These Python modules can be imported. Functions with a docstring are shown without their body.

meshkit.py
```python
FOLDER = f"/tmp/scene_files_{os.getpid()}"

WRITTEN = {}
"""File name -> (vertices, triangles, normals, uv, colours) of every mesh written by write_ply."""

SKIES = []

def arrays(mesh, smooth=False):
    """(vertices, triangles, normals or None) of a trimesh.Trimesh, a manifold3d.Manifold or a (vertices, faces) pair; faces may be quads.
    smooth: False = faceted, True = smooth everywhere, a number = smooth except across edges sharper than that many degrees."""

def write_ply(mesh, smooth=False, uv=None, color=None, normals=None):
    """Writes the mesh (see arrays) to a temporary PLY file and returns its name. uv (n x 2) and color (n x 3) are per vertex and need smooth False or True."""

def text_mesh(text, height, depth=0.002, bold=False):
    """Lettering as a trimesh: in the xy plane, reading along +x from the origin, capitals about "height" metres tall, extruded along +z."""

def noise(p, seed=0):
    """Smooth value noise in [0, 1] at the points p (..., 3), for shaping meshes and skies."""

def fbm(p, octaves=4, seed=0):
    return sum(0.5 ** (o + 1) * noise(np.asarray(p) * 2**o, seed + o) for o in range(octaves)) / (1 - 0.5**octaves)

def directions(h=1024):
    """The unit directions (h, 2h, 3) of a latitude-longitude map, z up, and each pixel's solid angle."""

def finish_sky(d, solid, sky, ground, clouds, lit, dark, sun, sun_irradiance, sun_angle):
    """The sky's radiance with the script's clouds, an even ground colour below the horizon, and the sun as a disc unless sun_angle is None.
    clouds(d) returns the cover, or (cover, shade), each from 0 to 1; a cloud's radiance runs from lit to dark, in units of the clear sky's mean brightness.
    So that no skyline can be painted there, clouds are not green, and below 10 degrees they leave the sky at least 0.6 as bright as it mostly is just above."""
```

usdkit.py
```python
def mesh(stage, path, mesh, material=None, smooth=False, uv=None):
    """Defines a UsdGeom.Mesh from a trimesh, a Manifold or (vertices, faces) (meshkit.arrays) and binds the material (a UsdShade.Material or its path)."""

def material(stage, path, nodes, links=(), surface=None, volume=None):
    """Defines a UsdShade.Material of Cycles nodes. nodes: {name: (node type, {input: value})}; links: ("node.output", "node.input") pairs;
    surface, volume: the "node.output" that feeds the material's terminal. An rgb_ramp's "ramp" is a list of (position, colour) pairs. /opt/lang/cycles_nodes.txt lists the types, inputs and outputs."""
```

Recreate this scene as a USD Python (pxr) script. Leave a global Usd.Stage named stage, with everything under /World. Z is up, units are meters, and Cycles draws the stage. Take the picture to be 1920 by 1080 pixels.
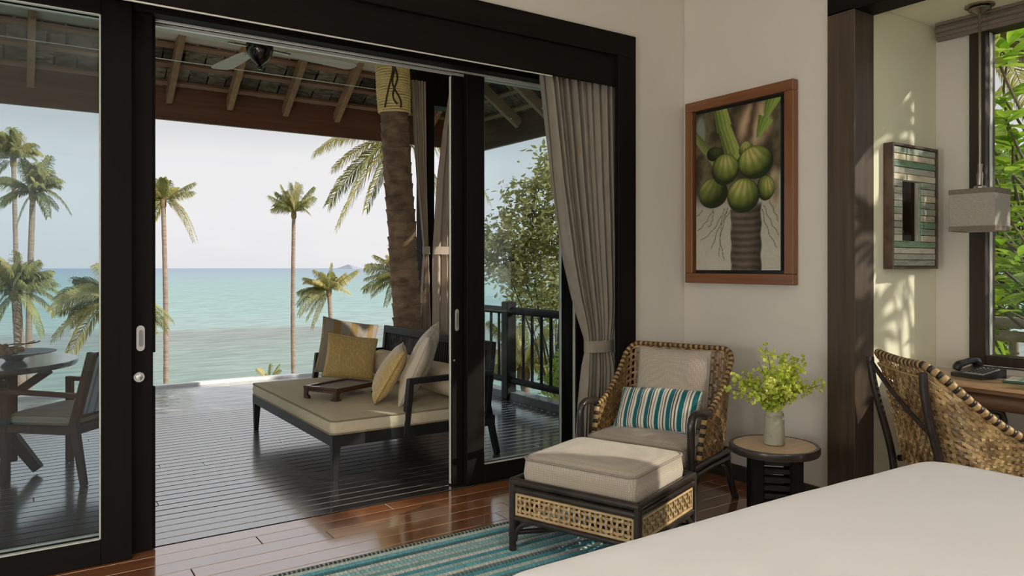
import sys, math
sys.path.insert(0, '/opt/lang')
import numpy as np, trimesh, usdkit, meshkit
from scipy.spatial import ConvexHull
from pxr import Usd, UsdGeom, UsdLux, UsdShade, Gf, Sdf, Vt

stage = Usd.Stage.CreateInMemory()
UsdGeom.Xform.Define(stage, '/World')
PI = math.pi
# ------------------------------------------------------------------ camera, sky, sun, exposure
cam = UsdGeom.Camera.Define(stage, '/World/camera')
cam.CreateHorizontalApertureAttr(36.0); cam.CreateVerticalApertureAttr(20.25)
cam.CreateFocalLengthAttr(1394.0 / 1920 * 36); cam.CreateVerticalApertureOffsetAttr(-0.75)
_m = Gf.Matrix4d().SetRotate(Gf.Rotation(Gf.Vec3d(1, 0, 0), 90)) * Gf.Matrix4d().SetRotate(Gf.Rotation(Gf.Vec3d(0, 0, 1), -34))
_m.SetTranslateOnly(Gf.Vec3d(0, 0, 1.4)); cam.AddTransformOp().Set(_m)
cam.CreateExposureAttr(0.0)

_sky = usdkit.material(stage, '/World/Looks/sky', {
    'tc': ('texture_coordinate', {}), 'sep': ('separate_xyz', {}),
    'ramp': ('rgb_ramp', {'ramp': [(0.0, (.80, .80, .82)), (.06, (.86, .855, .87)), (.14, (.84, .84, .85)), (.17, (.72, .725, .735)), (.45, (.72, .735, .76)), (.7, (.55, .61, .70)), (1.0, (.46, .55, .68))]}),
    'mp': ('mapping', {'scale': (1.2, 1.2, 5.0)}), 'n': ('noise_texture', {'scale': 3.0, 'detail': 5.0, 'roughness': .55}),
    'cr': ('rgb_ramp', {'ramp': [(.50, (0, 0, 0)), (.72, (.55, .55, .55))]}), 'mix': ('mix', {'color2': (.90, .90, .90)}), 'b': ('background_shader', {'strength': 1.0})},
    [('tc.generated', 'sep.vector'), ('sep.z', 'ramp.fac'), ('tc.generated', 'mp.vector'), ('mp.vector', 'n.vector'), ('n.fac', 'cr.fac'), ('cr.color', 'mix.fac'),
     ('ramp.color', 'mix.color1'), ('mix.color', 'b.color')], surface='b.background')
dome = UsdLux.DomeLight.Define(stage, '/World/sky_dome'); dome.CreateIntensityAttr(1.0)
UsdShade.MaterialBindingAPI.Apply(dome.GetPrim()).Bind(_sky)
SUN = np.array([.50, -.66, .42]); SUN = SUN / np.linalg.norm(SUN)      # towards the sun
sun = UsdLux.DistantLight.Define(stage, '/World/sun'); sun.CreateIntensityAttr(12000.0); sun.CreateAngleAttr(.6); sun.CreateColorAttr(Gf.Vec3f(1, .93, .80))
_r = Gf.Matrix4d().SetRotate(Gf.Rotation(Gf.Vec3d(0, 0, 1), Gf.Vec3d(*map(float, SUN)))); sun.AddTransformOp().Set(_r)
FILL_LAMP = 2.0     # strength of the added fill lamps, out of view

# ------------------------------------------------------------------ helpers
rng = np.random.default_rng(11)
V = lambda *a: np.array(a, float)
def nz(v): v = np.asarray(v, float); return v / (np.linalg.norm(v) + 1e-12)
def Rz(deg): c, s = math.cos(math.radians(deg)), math.sin(math.radians(deg)); return np.array([[c, -s, 0], [s, c, 0], [0, 0, 1.]])
def Rx(deg): c, s = math.cos(math.radians(deg)), math.sin(math.radians(deg)); return np.array([[1., 0, 0], [0, c, -s], [0, s, c]])
def Ry(deg): c, s = math.cos(math.radians(deg)), math.sin(math.radians(deg)); return np.array([[c, 0, s], [0, 1., 0], [-s, 0, c]])
_sg = np.array([(x, y, z) for x in (-1, 1) for y in (-1, 1) for z in (-1, 1)], float)
def _cbv(s, ch):
    h = np.asarray(s, float) / 2; out = []
    for g in _sg:
        for k in range(3):
            p = h - ch; p = p.copy(); p[k] = h[k]; out.append(g * p)
    return np.array(out)
_h = ConvexHull(_cbv((1, 1.1, 1.2), .1)); CBF = _h.simplices.copy()
_p = _cbv((1, 1.1, 1.2), .1)
for _i, _t in enumerate(CBF):
    if np.dot(np.cross(_p[_t[1]] - _p[_t[0]], _p[_t[2]] - _p[_t[0]]), _p[_t].mean(0)) < 0: CBF[_i] = _t[::-1]

_names, INFO = {}, {}
def numbered(parent, name):
    k = (parent, name); n = _names.get(k, 0); _names[k] = n + 1
    return f'{parent}/{name}' if n == 0 else f'{parent}/{name}_{n:03d}'
def keys(path, label=None, cat=None, group=None, kind=None):
    p = stage.GetPrimAtPath(path)
    for k, v in (('label', label), ('category', cat), ('group', group), ('kind', kind)):
        if v: p.SetCustomDataByKey(k, v)
    return path
def thing(name, label=None, cat=None, loc=(0, 0, 0), rz=0, group=None, kind=None):
    path = numbered('/World', name); x = UsdGeom.Xform.Define(stage, path)
    x.AddTranslateOp().Set(tuple(map(float, loc)))
    if rz: x.AddRotateZOp().Set(float(rz))
    INFO[path] = (np.array(loc, float), rz)
    return keys(path, label, cat, group, kind)
def dup(src, name, label, loc, rz=0, cat=None, group=None):
    path = numbered('/World', name); x = UsdGeom.Xform.Define(stage, path)
    x.GetPrim().GetReferences().AddInternalReference(src)
    was = stage.GetPrimAtPath(src).GetCustomData()
    x.ClearXformOpOrder(); x.AddTranslateOp().Set(tuple(map(float, loc))); x.AddRotateZOp().Set(float(rz))
    x.GetPrim().SetInstanceable(True)
    return keys(path, label, cat or was.get('category'), group or was.get('group'))

class B:
    """collects shapes into one mesh; o is subtracted from every point"""
    def __init__(s, o=(0, 0, 0)): s.v, s.f, s.c, s.n, s.o = [], [], [], 0, np.array(o, float)
    def add(s, v, f, col=None):
        v = np.asarray(v, float) - s.o; f = np.asarray(f, int)
        if f.shape[1] == 4: f = np.vstack([f[:, [0, 1, 2]], f[:, [0, 2, 3]]])
        s.v.append(v); s.f.append(f + s.n); s.n += len(v)
        s.c.append(np.broadcast_to(np.asarray(col if col is not None else (.5, .5, .5), float), (len(v), 3)))
        return s
    def tm(s, m, R=None, t=(0, 0, 0), col=None):
        v = np.asarray(m.vertices); v = v if R is None else v @ np.asarray(R).T
        return s.add(v + np.asarray(t), m.faces, col)
    def box(s, c, size, ch=.003, R=None, col=None):
        v = _cbv(size, min(ch, min(size) * .45)); v = v if R is None else v @ np.asarray(R).T
        return s.add(v + np.asarray(c, float), CBF, col)
    def span(s, a, b, ch=.003, col=None):           # box from corner a to corner b
        a, b = np.asarray(a, float), np.asarray(b, float); return s.box((a + b) / 2, np.abs(b - a), ch, None, col)
    def bar(s, p, q, w, h, ch=.003, up=(0, 0, 1), col=None, taper=1.0):    # box beam p->q, w sideways, h along up
        p, q = np.asarray(p, float), np.asarray(q, float); d = nz(q - p); x = nz(np.cross(d, up)); z = np.cross(x, d)
        v = _cbv((w, np.linalg.norm(q - p), h), min(ch, min(w, h) * .45))
        if taper != 1.0:
            k = 1 + (taper - 1) * (v[:, 1] / np.linalg.norm(q - p) + .5); v[:, 0] *= k; v[:, 2] *= k
        return s.add(v @ np.stack([x, d, z]) + (p + q) / 2, CBF, col)
    def tube(s, pts, r, n=8, caps=True, closed=False, col=None):
        p = np.asarray(pts, float); k = len(p)
        t = np.roll(p, -1, 0) - np.roll(p, 1, 0) if closed else np.gradient(p, axis=0)
        t /= np.linalg.norm(t, axis=1, keepdims=True) + 1e-12
        a = nz(np.cross(t[0], (0, 0, 1) if abs(t[0][2]) < .9 else (1, 0, 0))); A = []
        for i in range(k):
            a = nz(a - t[i] * np.dot(a, t[i])); A.append(a)
        A = np.array(A); Bn = np.cross(t, A); ang = np.arange(n) * 2 * PI / n
        r = np.broadcast_to(r, (k,))[:, None, None]
        v = (p[:, None] + r * (np.cos(ang)[None, :, None] * A[:, None] + np.sin(ang)[None, :, None] * Bn[:, None])).reshape(-1, 3)
        m = k if closed else k - 1
        i, j = np.meshgrid(np.arange(m), np.arange(n), indexing='ij'); i2 = (i + 1) % k; j2 = (j + 1) % n
        f = np.stack([i * n + j, i * n + j2, i2 * n + j2, i2 * n + j], -1).reshape(-1, 4)
        f = np.vstack([f[:, [0, 1, 2]], f[:, [0, 2, 3]]])
        if caps and not closed:
            v = np.vstack([v, p[0], p[-1]]); q = np.arange(n)
            f = np.vstack([f, np.stack([np.full(n, k * n), (q + 1) % n, q], 1), np.stack([np.full(n, k * n + 1), (k - 1) * n + q, (k - 1) * n + (q + 1) % n], 1)])
        return s.add(v, f, col)
    def lathe(s, prof, c=(0, 0, 0), n=32, R=None, col=None):        # prof (r,z) from bottom outside to top
        pr = np.asarray(prof, float); k = len(pr); ang = np.arange(n) * 2 * PI / n
        v = np.stack([pr[:, None, 0] * np.cos(ang), pr[:, None, 0] * np.sin(ang), np.repeat(pr[:, 1:2], n, 1)], -1).reshape(-1, 3)
        i, j = np.meshgrid(np.arange(k - 1), np.arange(n), indexing='ij'); j2 = (j + 1) % n
        f = np.stack([i * n + j, i * n + j2, (i + 1) * n + j2, (i + 1) * n + j], -1).reshape(-1, 4)
        v = v if R is None else v @ np.asarray(R).T
        return s.add(v + np.asarray(c, float), f, col)
    def prism(s, poly, depth, R=None, t=(0, 0, 0), col=None):       # poly in xy, extruded along +z, then R, t
        from shapely.geometry import Polygon
        m = trimesh.creation.extrude_polygon(Polygon(poly), depth, engine='earcut')
        return s.tm(m, R, t, col)
    def grid(s, P, col=None, closed_u=False, flip=False):           # P (a,b,3) surface
        a, b = P.shape[:2]; i, j = np.meshgrid(np.arange(a - 1 + closed_u), np.arange(b - 1), indexing='ij'); i2 = (i + 1) % a
        f = np.stack([i * b + j, i2 * b + j, i2 * b + j + 1, i * b + j + 1], -1).reshape(-1, 4)
        if flip: f = f[:, ::-1]
        return s.add(P.reshape(-1, 3), f, None if col is None else np.asarray(col).reshape(-1, 3))
    def build(s, name, mat, parent='/World', smooth=False, label=None, kind=None, cat=None, group=None, colors=False):
        v, f = np.vstack(s.v), np.vstack(s.f); path = numbered(parent, name)
        m = usdkit.mesh(stage, path, trimesh.Trimesh(v, f, process=False), mat, smooth=smooth)
        if colors:
            UsdGeom.PrimvarsAPI(m).CreatePrimvar('displayColor', Sdf.ValueTypeNames.Color3fArray, 'vertex').Set(Vt.Vec3fArray.FromNumpy(np.vstack(s.c).astype(np.float32)))
        return keys(path, label, cat, group, kind)
def one(name, mesh, mat, label, cat, group=None, loc=None, **k):     # a thing that is one mesh
    return mesh.build(name, mat, label=label, cat=cat, group=group, **k)
def arc(c, r, a0, a1, n, u, w): return np.array([np.asarray(c) + r * (math.cos(a) * np.asarray(u) + math.sin(a) * np.asarray(w)) for a in np.linspace(math.radians(a0), math.radians(a1), n)])
def smoothpath(pts, n):
    from scipy.interpolate import CubicSpline
    p = np.asarray(pts, float); d = np.r_[0, np.cumsum(np.linalg.norm(np.diff(p, axis=0), axis=1))]
    return CubicSpline(d, p)(np.linspace(0, d[-1], n))

# ------------------------------------------------------------------ materials
def L(name, nodes, links, surface='p.BSDF', volume=None): return usdkit.material(stage, '/World/Looks/' + name, nodes, links, surface=surface, volume=volume)
def mat(name, c, rough=.5, spec=.5, metal=0, c2=None, ns=8, stretch=(1, 1, 1), bump=0, bs=None, bd=.004, coat=0, cr=.05, ci=1.5, sheen=0, rnd=0, detail=4, ior=1.5, lo=.35, hi=.65, space='object'):
    """noise between c and c2, noise bump, brightness that varies between objects by rnd"""
    n = {'tc': ('texture_coordinate', {}), 'mp': ('mapping', {'scale': stretch}), 'p': ('principled_bsdf', {'roughness': rough, 'specular_ior_level': spec, 'metallic': metal, 'coat_weight': coat, 'coat_roughness': cr, 'coat_ior': ci, 'sheen_weight': sheen, 'ior': ior, 'base_color': c})}
    l = [('tc.' + space, 'mp.vector')]; src = None
    if space == 'world': n['geo'] = ('geometry', {}); l = [('geo.position', 'mp.vector')]
    if c2 is not None:
        n['n'] = ('noise_texture', {'scale': ns, 'detail': detail, 'roughness': .6}); n['r'] = ('rgb_ramp', {'ramp': [(lo, c), (hi, c2)]})
        l += [('mp.vector', 'n.vector'), ('n.fac', 'r.fac')]; src = 'r.color'
    if rnd:
        n['oi'] = ('object_info', {}); n['mr'] = ('map_range', {'to_min': 1 - rnd, 'to_max': 1 + rnd}); n['hv'] = ('hsv', {'color': c}); l += [('oi.random', 'mr.value'), ('mr.result', 'hv.value')]
        if src: l.append((src, 'hv.color'))
        src = 'hv.color'
    if src: l.append((src, 'p.base_color'))
    if bump:
        n['bn'] = ('noise_texture', {'scale': bs or ns, 'detail': 3.0}); n['b'] = ('bump', {'strength': bump, 'distance': bd}); l += [('mp.vector', 'bn.vector'), ('bn.fac', 'b.height'), ('b.normal', 'p.normal')]
    return L(name, n, l)
def weavemat(name, c, c2, s=160, rough=.9, bump=.5, sheen=.2, rnd=0, vert=False):
    """cloth with a visible weave of ribs"""
    n = {'tc': ('texture_coordinate', {}), 'w': ('wave_texture', {'scale': s * .1, 'bands_direction': 'x', 'distortion': 1.5, 'detail_scale': 3.0}), 'w2': ('wave_texture', {'scale': s * .1, 'bands_direction': 'z', 'distortion': 1.5, 'detail_scale': 3.0}),
         'w3': ('wave_texture', {'scale': s * .1, 'bands_direction': 'y', 'distortion': 1.5, 'detail_scale': 3.0}),
         'm': ('mix', {'mix_type': 'multiply', 'fac': .6}), 'm2': ('mix', {'mix_type': 'multiply', 'fac': .6}), 'r': ('rgb_ramp', {'ramp': [(0.1, c2), (.7, c)]}), 'b': ('bump', {'strength': bump, 'distance': .002}),
         'n': ('noise_texture', {'scale': 3.0}), 'mm': ('mix', {'mix_type': 'multiply', 'fac': .18}), 'p': ('principled_bsdf', {'roughness': rough, 'specular_ior_level': .15, 'sheen_weight': sheen})}
    l = [('tc.object', 'w.vector'), ('tc.object', 'w2.vector'), ('tc.object', 'w3.vector'), ('w.color', 'm.color1'), ('w2.color', 'm.color2'), ('m.color', 'm2.color1'), ('w3.color', 'm2.color2'), ('m2.color', 'r.fac'), ('tc.object', 'n.vector'),
         ('r.color', 'mm.color1'), ('n.color', 'mm.color2'), ('mm.color', 'p.base_color'), ('m2.color', 'b.height'), ('b.normal', 'p.normal')]
    return L(name, n, l)
def vcol(name, rough=.8, spec=.2, bump=0, bs=200, bd=.002, sheen=0, coat=0):
    n = {'a': ('attribute', {'attribute': 'displayColor'}), 'p': ('principled_bsdf', {'roughness': rough, 'specular_ior_level': spec, 'sheen_weight': sheen, 'coat_weight': coat})}
    l = [('a.color', 'p.base_color')]
    if bump:
        n.update({'tc': ('texture_coordinate', {}), 'bn': ('noise_texture', {'scale': bs, 'detail': 2.0}), 'b': ('bump', {'strength': bump, 'distance': bd})}); l += [('tc.object', 'bn.vector'), ('bn.fac', 'b.height'), ('b.normal', 'p.normal')]
    return L(name, n, l)
def leafmat(name, c, c2, trans=.35, rough=.45, rnd=.15, ns=2.5, tc=None):
    n = {'tc': ('texture_coordinate', {}), 'n': ('noise_texture', {'scale': ns, 'detail': 3.0}), 'r': ('rgb_ramp', {'ramp': [(.35, c), (.65, c2)]}), 'oi': ('object_info', {}), 'mr': ('map_range', {'to_min': 1 - rnd, 'to_max': 1 + rnd}),
         'hv': ('hsv', {}), 'p': ('principled_bsdf', {'roughness': rough, 'specular_ior_level': .4}), 't': ('translucent_bsdf', {}), 'g': ('hsv', {'saturation': 1.1, 'value': 1.3}), 'x': ('mix_closure', {'fac': trans})}
    l = [('tc.object', 'n.vector'), ('n.fac', 'r.fac'), ('r.color', 'hv.color'), ('oi.random', 'mr.value'), ('mr.result', 'hv.value'), ('hv.color', 'p.base_color'), ('hv.color', 'g.color'), ('g.color', 't.color'), ('p.BSDF', 'x.closure1'), ('t.BSDF', 'x.closure2')]
    return L(name, n, l, surface='x.closure')
def woodmat(name, c, c2, rough=.4, ax='x', s=3.0, coat=0, cr=.08, ci=1.5, rnd=.12, bump=.12, spec=.5, ns=5):
    st = {'x': (.25, 6, 6), 'y': (6, .25, 6), 'z': (6, 6, .25)}[ax]
    return mat(name, c, rough, spec, 0, c2, ns * s / 3, st, bump, ns * s, .002, coat, cr, ci, 0, rnd, 6, lo=.3, hi=.7)

M = {}
M['dark'] = woodmat('dark_stained_wood', (.0042, .0034, .0028), (.008, .006, .0048), .6, 'z', spec=.12, rnd=.05)
M['darkx'] = woodmat('dark_stained_wood_lengthwise', (.0046, .0036, .003), (.0085, .0064, .005), .6, 'x', spec=.12, rnd=.05)
M['column'] = woodmat('column_wood', (.050, .033, .021), (.095, .064, .040), .5, 'z', spec=.35, coat=.08, rnd=.05)
M['wall'] = mat('warm_plaster', (.66, .62, .555), .9, .15, c2=(.70, .66, .59), ns=.8, bump=.15, bs=60, bd=.002, space='world')
M['wall_green'] = mat('alcove_plaster', (.74, .725, .55), .9, .15, c2=(.77, .755, .58), ns=.8, bump=.15, bs=60, bd=.002, space='world')
M['ceiling'] = mat('ceiling_plaster', (.80, .78, .70), .9, .1, space='world')
M['wframe'] = woodmat('window_frame_wood', (.020, .013, .009), (.038, .025, .017), .5, 'z', spec=.3)
M['plank'] = woodmat('floor_plank_varnished', (.22, .075, .022), (.36, .135, .045), .30, 'x', coat=1.0, cr=.10, ci=4.8, rnd=.22, bump=.04)
M['under'] = mat('floor_gap', (.02, .012, .008), .8)
M['deck'] = woodmat('deck_board_stained', (.016, .011, .011), (.036, .026, .026), .34, 'x', coat=1.0, cr=.14, ci=5.0, rnd=.18, bump=.03, spec=.8)
M['deckgap'] = mat('deck_gap', (.006, .005, .005), .9)
M['steel'] = mat('brushed_steel', (.62, .61, .58), .32, .5, 1.0)
M['brass'] = mat('aged_nickel', (.30, .27, .22), .28, .5, 1.0)
M['black'] = mat('black_lacquer', (.010, .010, .010), .35)
def glassmat(name, tint, gl=.35):
    return L(name, {'lw': ('layer_weight', {'blend': .5}), 'f': ('rgb_ramp', {'ramp': [(0, (.045,) * 3), (.35, (.05,) * 3), (.6, (.10,) * 3), (.8, (.25,) * 3), (1, (.9,) * 3)]}), 't': ('transparent_bsdf', {'color': tint}), 'g': ('glossy_bsdf', {'roughness': 0.0, 'color': (gl, gl, gl)}), 'x': ('mix_closure', {})}, [('lw.facing', 'f.fac'), ('f.color', 'x.fac'), ('t.BSDF', 'x.closure1'), ('g.BSDF', 'x.closure2')], 'x.closure')
M['glass'] = glassmat('door_glass_tinted', (.93, .965, .975))
M['clear'] = glassmat('window_glass', (.985, .99, .985))
# ------------------------------------------------------------------ the room shell
ST = 'structure'
def S(name, b, m, **k): return b.build(name, m, kind=ST, **k)
S('ceiling', B().span((-2.8, -3.7, 3.9), (4.3, 4.2, 4.1)), M['ceiling'])
w = B()                                     # wall with the sliding doors: strip at the right, band above the doors, left end
w.span((3.47, 3.69, 0), (4.16, 4.2, 3.9), 0); w.span((-2.8, 3.69, 2.94), (3.47, 4.2, 3.9), 0); w.span((-2.8, 3.69, 0), (-2.2, 4.2, 2.94))
S('wall_front', w, M['wall'])
w = B(); w.span((3.96, 2.55, 0), (4.16, 3.69, 3.9)); w.span((3.96, -1.0, 2.97), (4.16, 2.55, 3.9)); w.span((3.96, -3.5, 0), (4.16, -1.0, 3.9))
S('wall_right', w, M['wall'])
S('wall_alcove', B().span((4.10, 2.39, 0), (5.0, 2.6, 2.904)), M['wall_green'])
S('wall_alcove', B().span((4.10, -1.2, 0), (5.0, -1.0, 2.904)), M['wall_green'])
w = B(); w.span((4.83, 2.18, 0), (5.0, 2.39, 2.904)); w.span((4.83, -1.0, 0), (5.0, 2.18, .80)); w.span((4.83, -1.0, 2.86), (5.0, 2.18, 2.904)); w.span((4.83, -1.0, .80), (5.0, -.75, 2.86))
S('wall_window', w, M['wall'])
S('ceiling_alcove', B().span((4.10, -1.2, 2.904), (5.0, 2.6, 3.1)), M['wall_green'])
w = B()                                     # walls behind and left of the camera; wide openings added to let fill daylight in
w.span((-2.8, -3.7, 0), (4.16, -3.5, .7)); w.span((-2.8, -3.7, 2.9), (4.16, -3.5, 3.9)); w.span((-2.8, -3.7, .7), (-1.6, -3.5, 2.9)); w.span((3.3, -3.7, .7), (4.16, -3.5, 2.9))
S('wall_back', w, M['wall'])
w = B(); w.span((-2.8, -3.5, 0), (-2.6, 3.69, .7)); w.span((-2.8, -3.5, 2.9), (-2.6, 3.69, 3.9)); w.span((-2.8, -3.5, .7), (-2.6, -2.4, 2.9)); w.span((-2.8, 1.4, .7), (-2.6, 3.69, 2.9))
S('wall_left', w, M['wall'])
M['skirt'] = woodmat('skirting_wood', (.030, .024, .019), (.05, .04, .032), .5, 'y', spec=.3)
S('baseboard_right', B().span((3.94, 2.56, 0), (3.962, 3.69, .10)), M['skirt'])
S('baseboard_front', B().span((3.47, 3.668, 0), (3.94, 3.692, .10)), M['darkx'])
S('baseboard_alcove', B().span((4.12, 2.37, 0), (4.83, 2.392, .10)), M['darkx'])
# alcove opening: column, jamb and beam of dark wood
S('trim', B().span((3.925, 2.382, 0), (4.12, 2.552, 2.86), .004), M['column'])
S('trim', B().span((3.925, -1.0, 2.845), (4.12, 2.552, 2.99), .004), M['darkx'])
# door surround, pelmet
t = B(); t.span((3.315, 3.66, 0), (3.47, 3.70, 2.79), .003); S('trim', t, M['dark'])
t = B(); t.span((-2.35, 3.66, 2.79), (3.47, 3.70, 2.937), .003); S('trim', t, M['darkx'])
t = B(); t.span((-2.2, 3.685, 2.592), (3.318, 3.71, 2.792), .003); t.span((-2.2, 3.71, 2.78), (3.47, 3.98, 2.80), .002); S('trim', t, M['darkx'])
t = B(); t.span((-2.2, 3.98, 2.637), (3.47, 4.2, 2.80), .003); t.span((3.43, 3.99, 0), (3.47, 4.2, 2.64), .003); S('trim', t, M['darkx'])
t = B(); t.span((-2.2, 4.135, 2.622), (3.43, 4.16, 2.637), .001); t.span((-2.2, 4.07, 2.626), (3.43, 4.085, 2.637), .001); S('trim', t, mat('track_aluminium', (.75, .74, .70), .35, metal=.6))
t = B(); t.span((-2.2, 3.70, 2.586), (2.80, 3.712, 2.5925), .001); S('trim', t, mat('pelmet_daylit_edge', (.80, .77, .66), .5))  # pale strip paints the daylight caught along the lower pelmet edge

# floor planks
fl = thing('floor', kind=ST)
B().span((-2.6, -3.5, -.06), (4.9, 4.07, -.009), 0).build('subfloor', M['under'], fl)
y = 4.07; r = np.random.default_rng(3); k = 0
PW = .127
while y > 1.6:
    y0 = y - PW; x = -1.2 - r.uniform(0, 1.2)
    while x < 3.96:
        ln = r.uniform(1.1, 2.0); x1 = min(x + ln, 3.96)
        if x1 > -1.0 and x1 - x > .05: B().span((x + .0012, y0 + .0012, -.02), (x1 - .0012, y - .0012, 0), .0022).build('plank', M['plank'], fl)
        x = x1
    y = y0
B().span((-2.6, -3.5, -.02), (3.96, y - .001, 0), .002).build('hidden_planks', M['plank'], fl)
B().span((3.962, -1.0, -.02), (4.83, 2.39, 0), .002).build('hidden_planks', M['plank'], fl)

# ------------------------------------------------------------------ sliding doors
def door(xa, xb, y, st, glass_z=(.118, 2.585), top=2.66, xr=None):
    d = thing('door', kind=ST, loc=(xa, y, 0)); o = (xa, y, 0); T = .045
    B(o).span((xb - st, y, .004), (xb, y + T, top)).build('stile', M['dark'], d); B(o).span((xa, y, .004), (xa + st, y + T, top)).build('stile', M['dark'], d)
    B(o).span((xa + st, y, .004), (xb - st, y + T, glass_z[0])).build('rail', M['darkx'], d); B(o).span((xa + st, y, glass_z[1]), (xb - st, y + T, top)).build('rail', M['darkx'], d)
    g = .006; bd = B(o)
    for p, q in (((xa + st, y + .010, glass_z[0]), (xa + st + g, y + T - .01, glass_z[1])), ((xb - st - g, y + .010, glass_z[0]), (xb - st, y + T - .01, glass_z[1])), ((xa + st, y + .010, glass_z[0]), (xb - st, y + T - .01, glass_z[0] + g)), ((xa + st, y + .010, glass_z[1] - g), (xb - st, y + T - .01, glass_z[1]))): bd.span(p, q, .001)
    bd.build('glazing_bead', M['bead'], d)
    B(o).span((xa + st + .002, y + .018, glass_z[0] + .002), (xb - st - .002, y + .026, glass_z[1] - .002), .0005).build('glass_pane', M['glass'], d)
    return d, o
M['bead'] = mat('glazing_bead_pale', (.55, .56, .48), .4)
def flush_handle(d, o, x, y, z, h, w):
    b = B(o); n = 14; pts = [(x + w / 2 * math.cos(a), z + (h / 2 - w / 2) + w / 2 * math.sin(a)) for a in np.linspace(0, PI, n)] + [(x - w / 2 * math.cos(a), z - (h / 2 - w / 2) - w / 2 * math.sin(a)) for a in np.linspace(0, PI, n)]
    b.prism(pts, .004, Rx(90), (0, y, 0)); hp = b.build('handle', M['steel'], d, label='brushed steel flush pull')
    q = [(x + (px - x) * .52 + .002, z + (pz - z) * .66) for px, pz in pts]
    B(o).prism(q, .0015, Rx(90), (0, y - .004, 0)).build('recess', mat('handle_recess' + str(int(x * 100)), (.30, .30, .29), .45, metal=.9), hp)
door(-1.50, .482, 3.96, .13)
d, o = door(-1.40, .583, 4.03, .13, top=2.66)
flush_handle(d, o, .527, 4.03, 1.05, .125, .037)
b = B(o); b.lathe([(.002, 0), (.026, 0), (.028, .004), (.024, .010), (.016, .010), (.015, .014), (.004, .016), (.0005, .016)], (.520, 4.03, .861), 28, Rx(90)); b.build('lock', M['steel'], d, label='round steel deadlock')
for z0, z1 in ((.004, .808), (.976, 2.66)): B(o).span((.583, 4.04, z0), (.595, 4.065, z1), .002).build('meeting_strip', M['dark'], d)
d, o = door(2.414, 3.435, 4.09, .13, (.115, 2.63), 2.70)
d, o = door(2.338, 3.36, 4.15, .13, (.115, 2.63), 2.70)
flush_handle(d, o, 2.372, 4.15, 1.058, .14, .03)
B(o).span((2.334, 4.16, .01), (2.338, 4.185, 2.62), .002).build('meeting_strip', M['bead'], d)
B(o).lathe([(.001, 0), (.006, 0), (.007, .006), (.001, .008)], (2.352, 4.15, .80), 14, Rx(90)).build('lock', M['steel'], d)

# ------------------------------------------------------------------ deck, pool, railing
dk = thing('deck', kind=ST)
B().span((-4.5, 4.2, -.12), (4.5, 7.64, -.032), 0).build('joists', M['deckgap'], dk)
S('trim', B().span((-2.2, 4.068, -.03), (3.45, 4.076, .0015), 0), M['dark'])
y = 4.078; k = 0
while y < 7.6:
    y1 = y + .098
    cuts = [-4.4] + sorted(r.uniform(-3.5, 4.0, 1 + k % 2).tolist()) + [4.36]
    for a, c in zip(cuts[:-1], cuts[1:]):
        if c > -1.6: B().span((a + .001, y + .0032, -.03), (c - .001, y1 - .0032, 0), .0035).build('board', M['deck'], dk)
    y = y1; k += 1
S('deck_edge', B().span((4.36, 4.2, -.12), (4.52, 8.2, .075), .006), mat('grey_kerb_board', (.20, .20, .19), .5, c2=(.28, .28, .265), ns=6, coat=.3))
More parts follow.
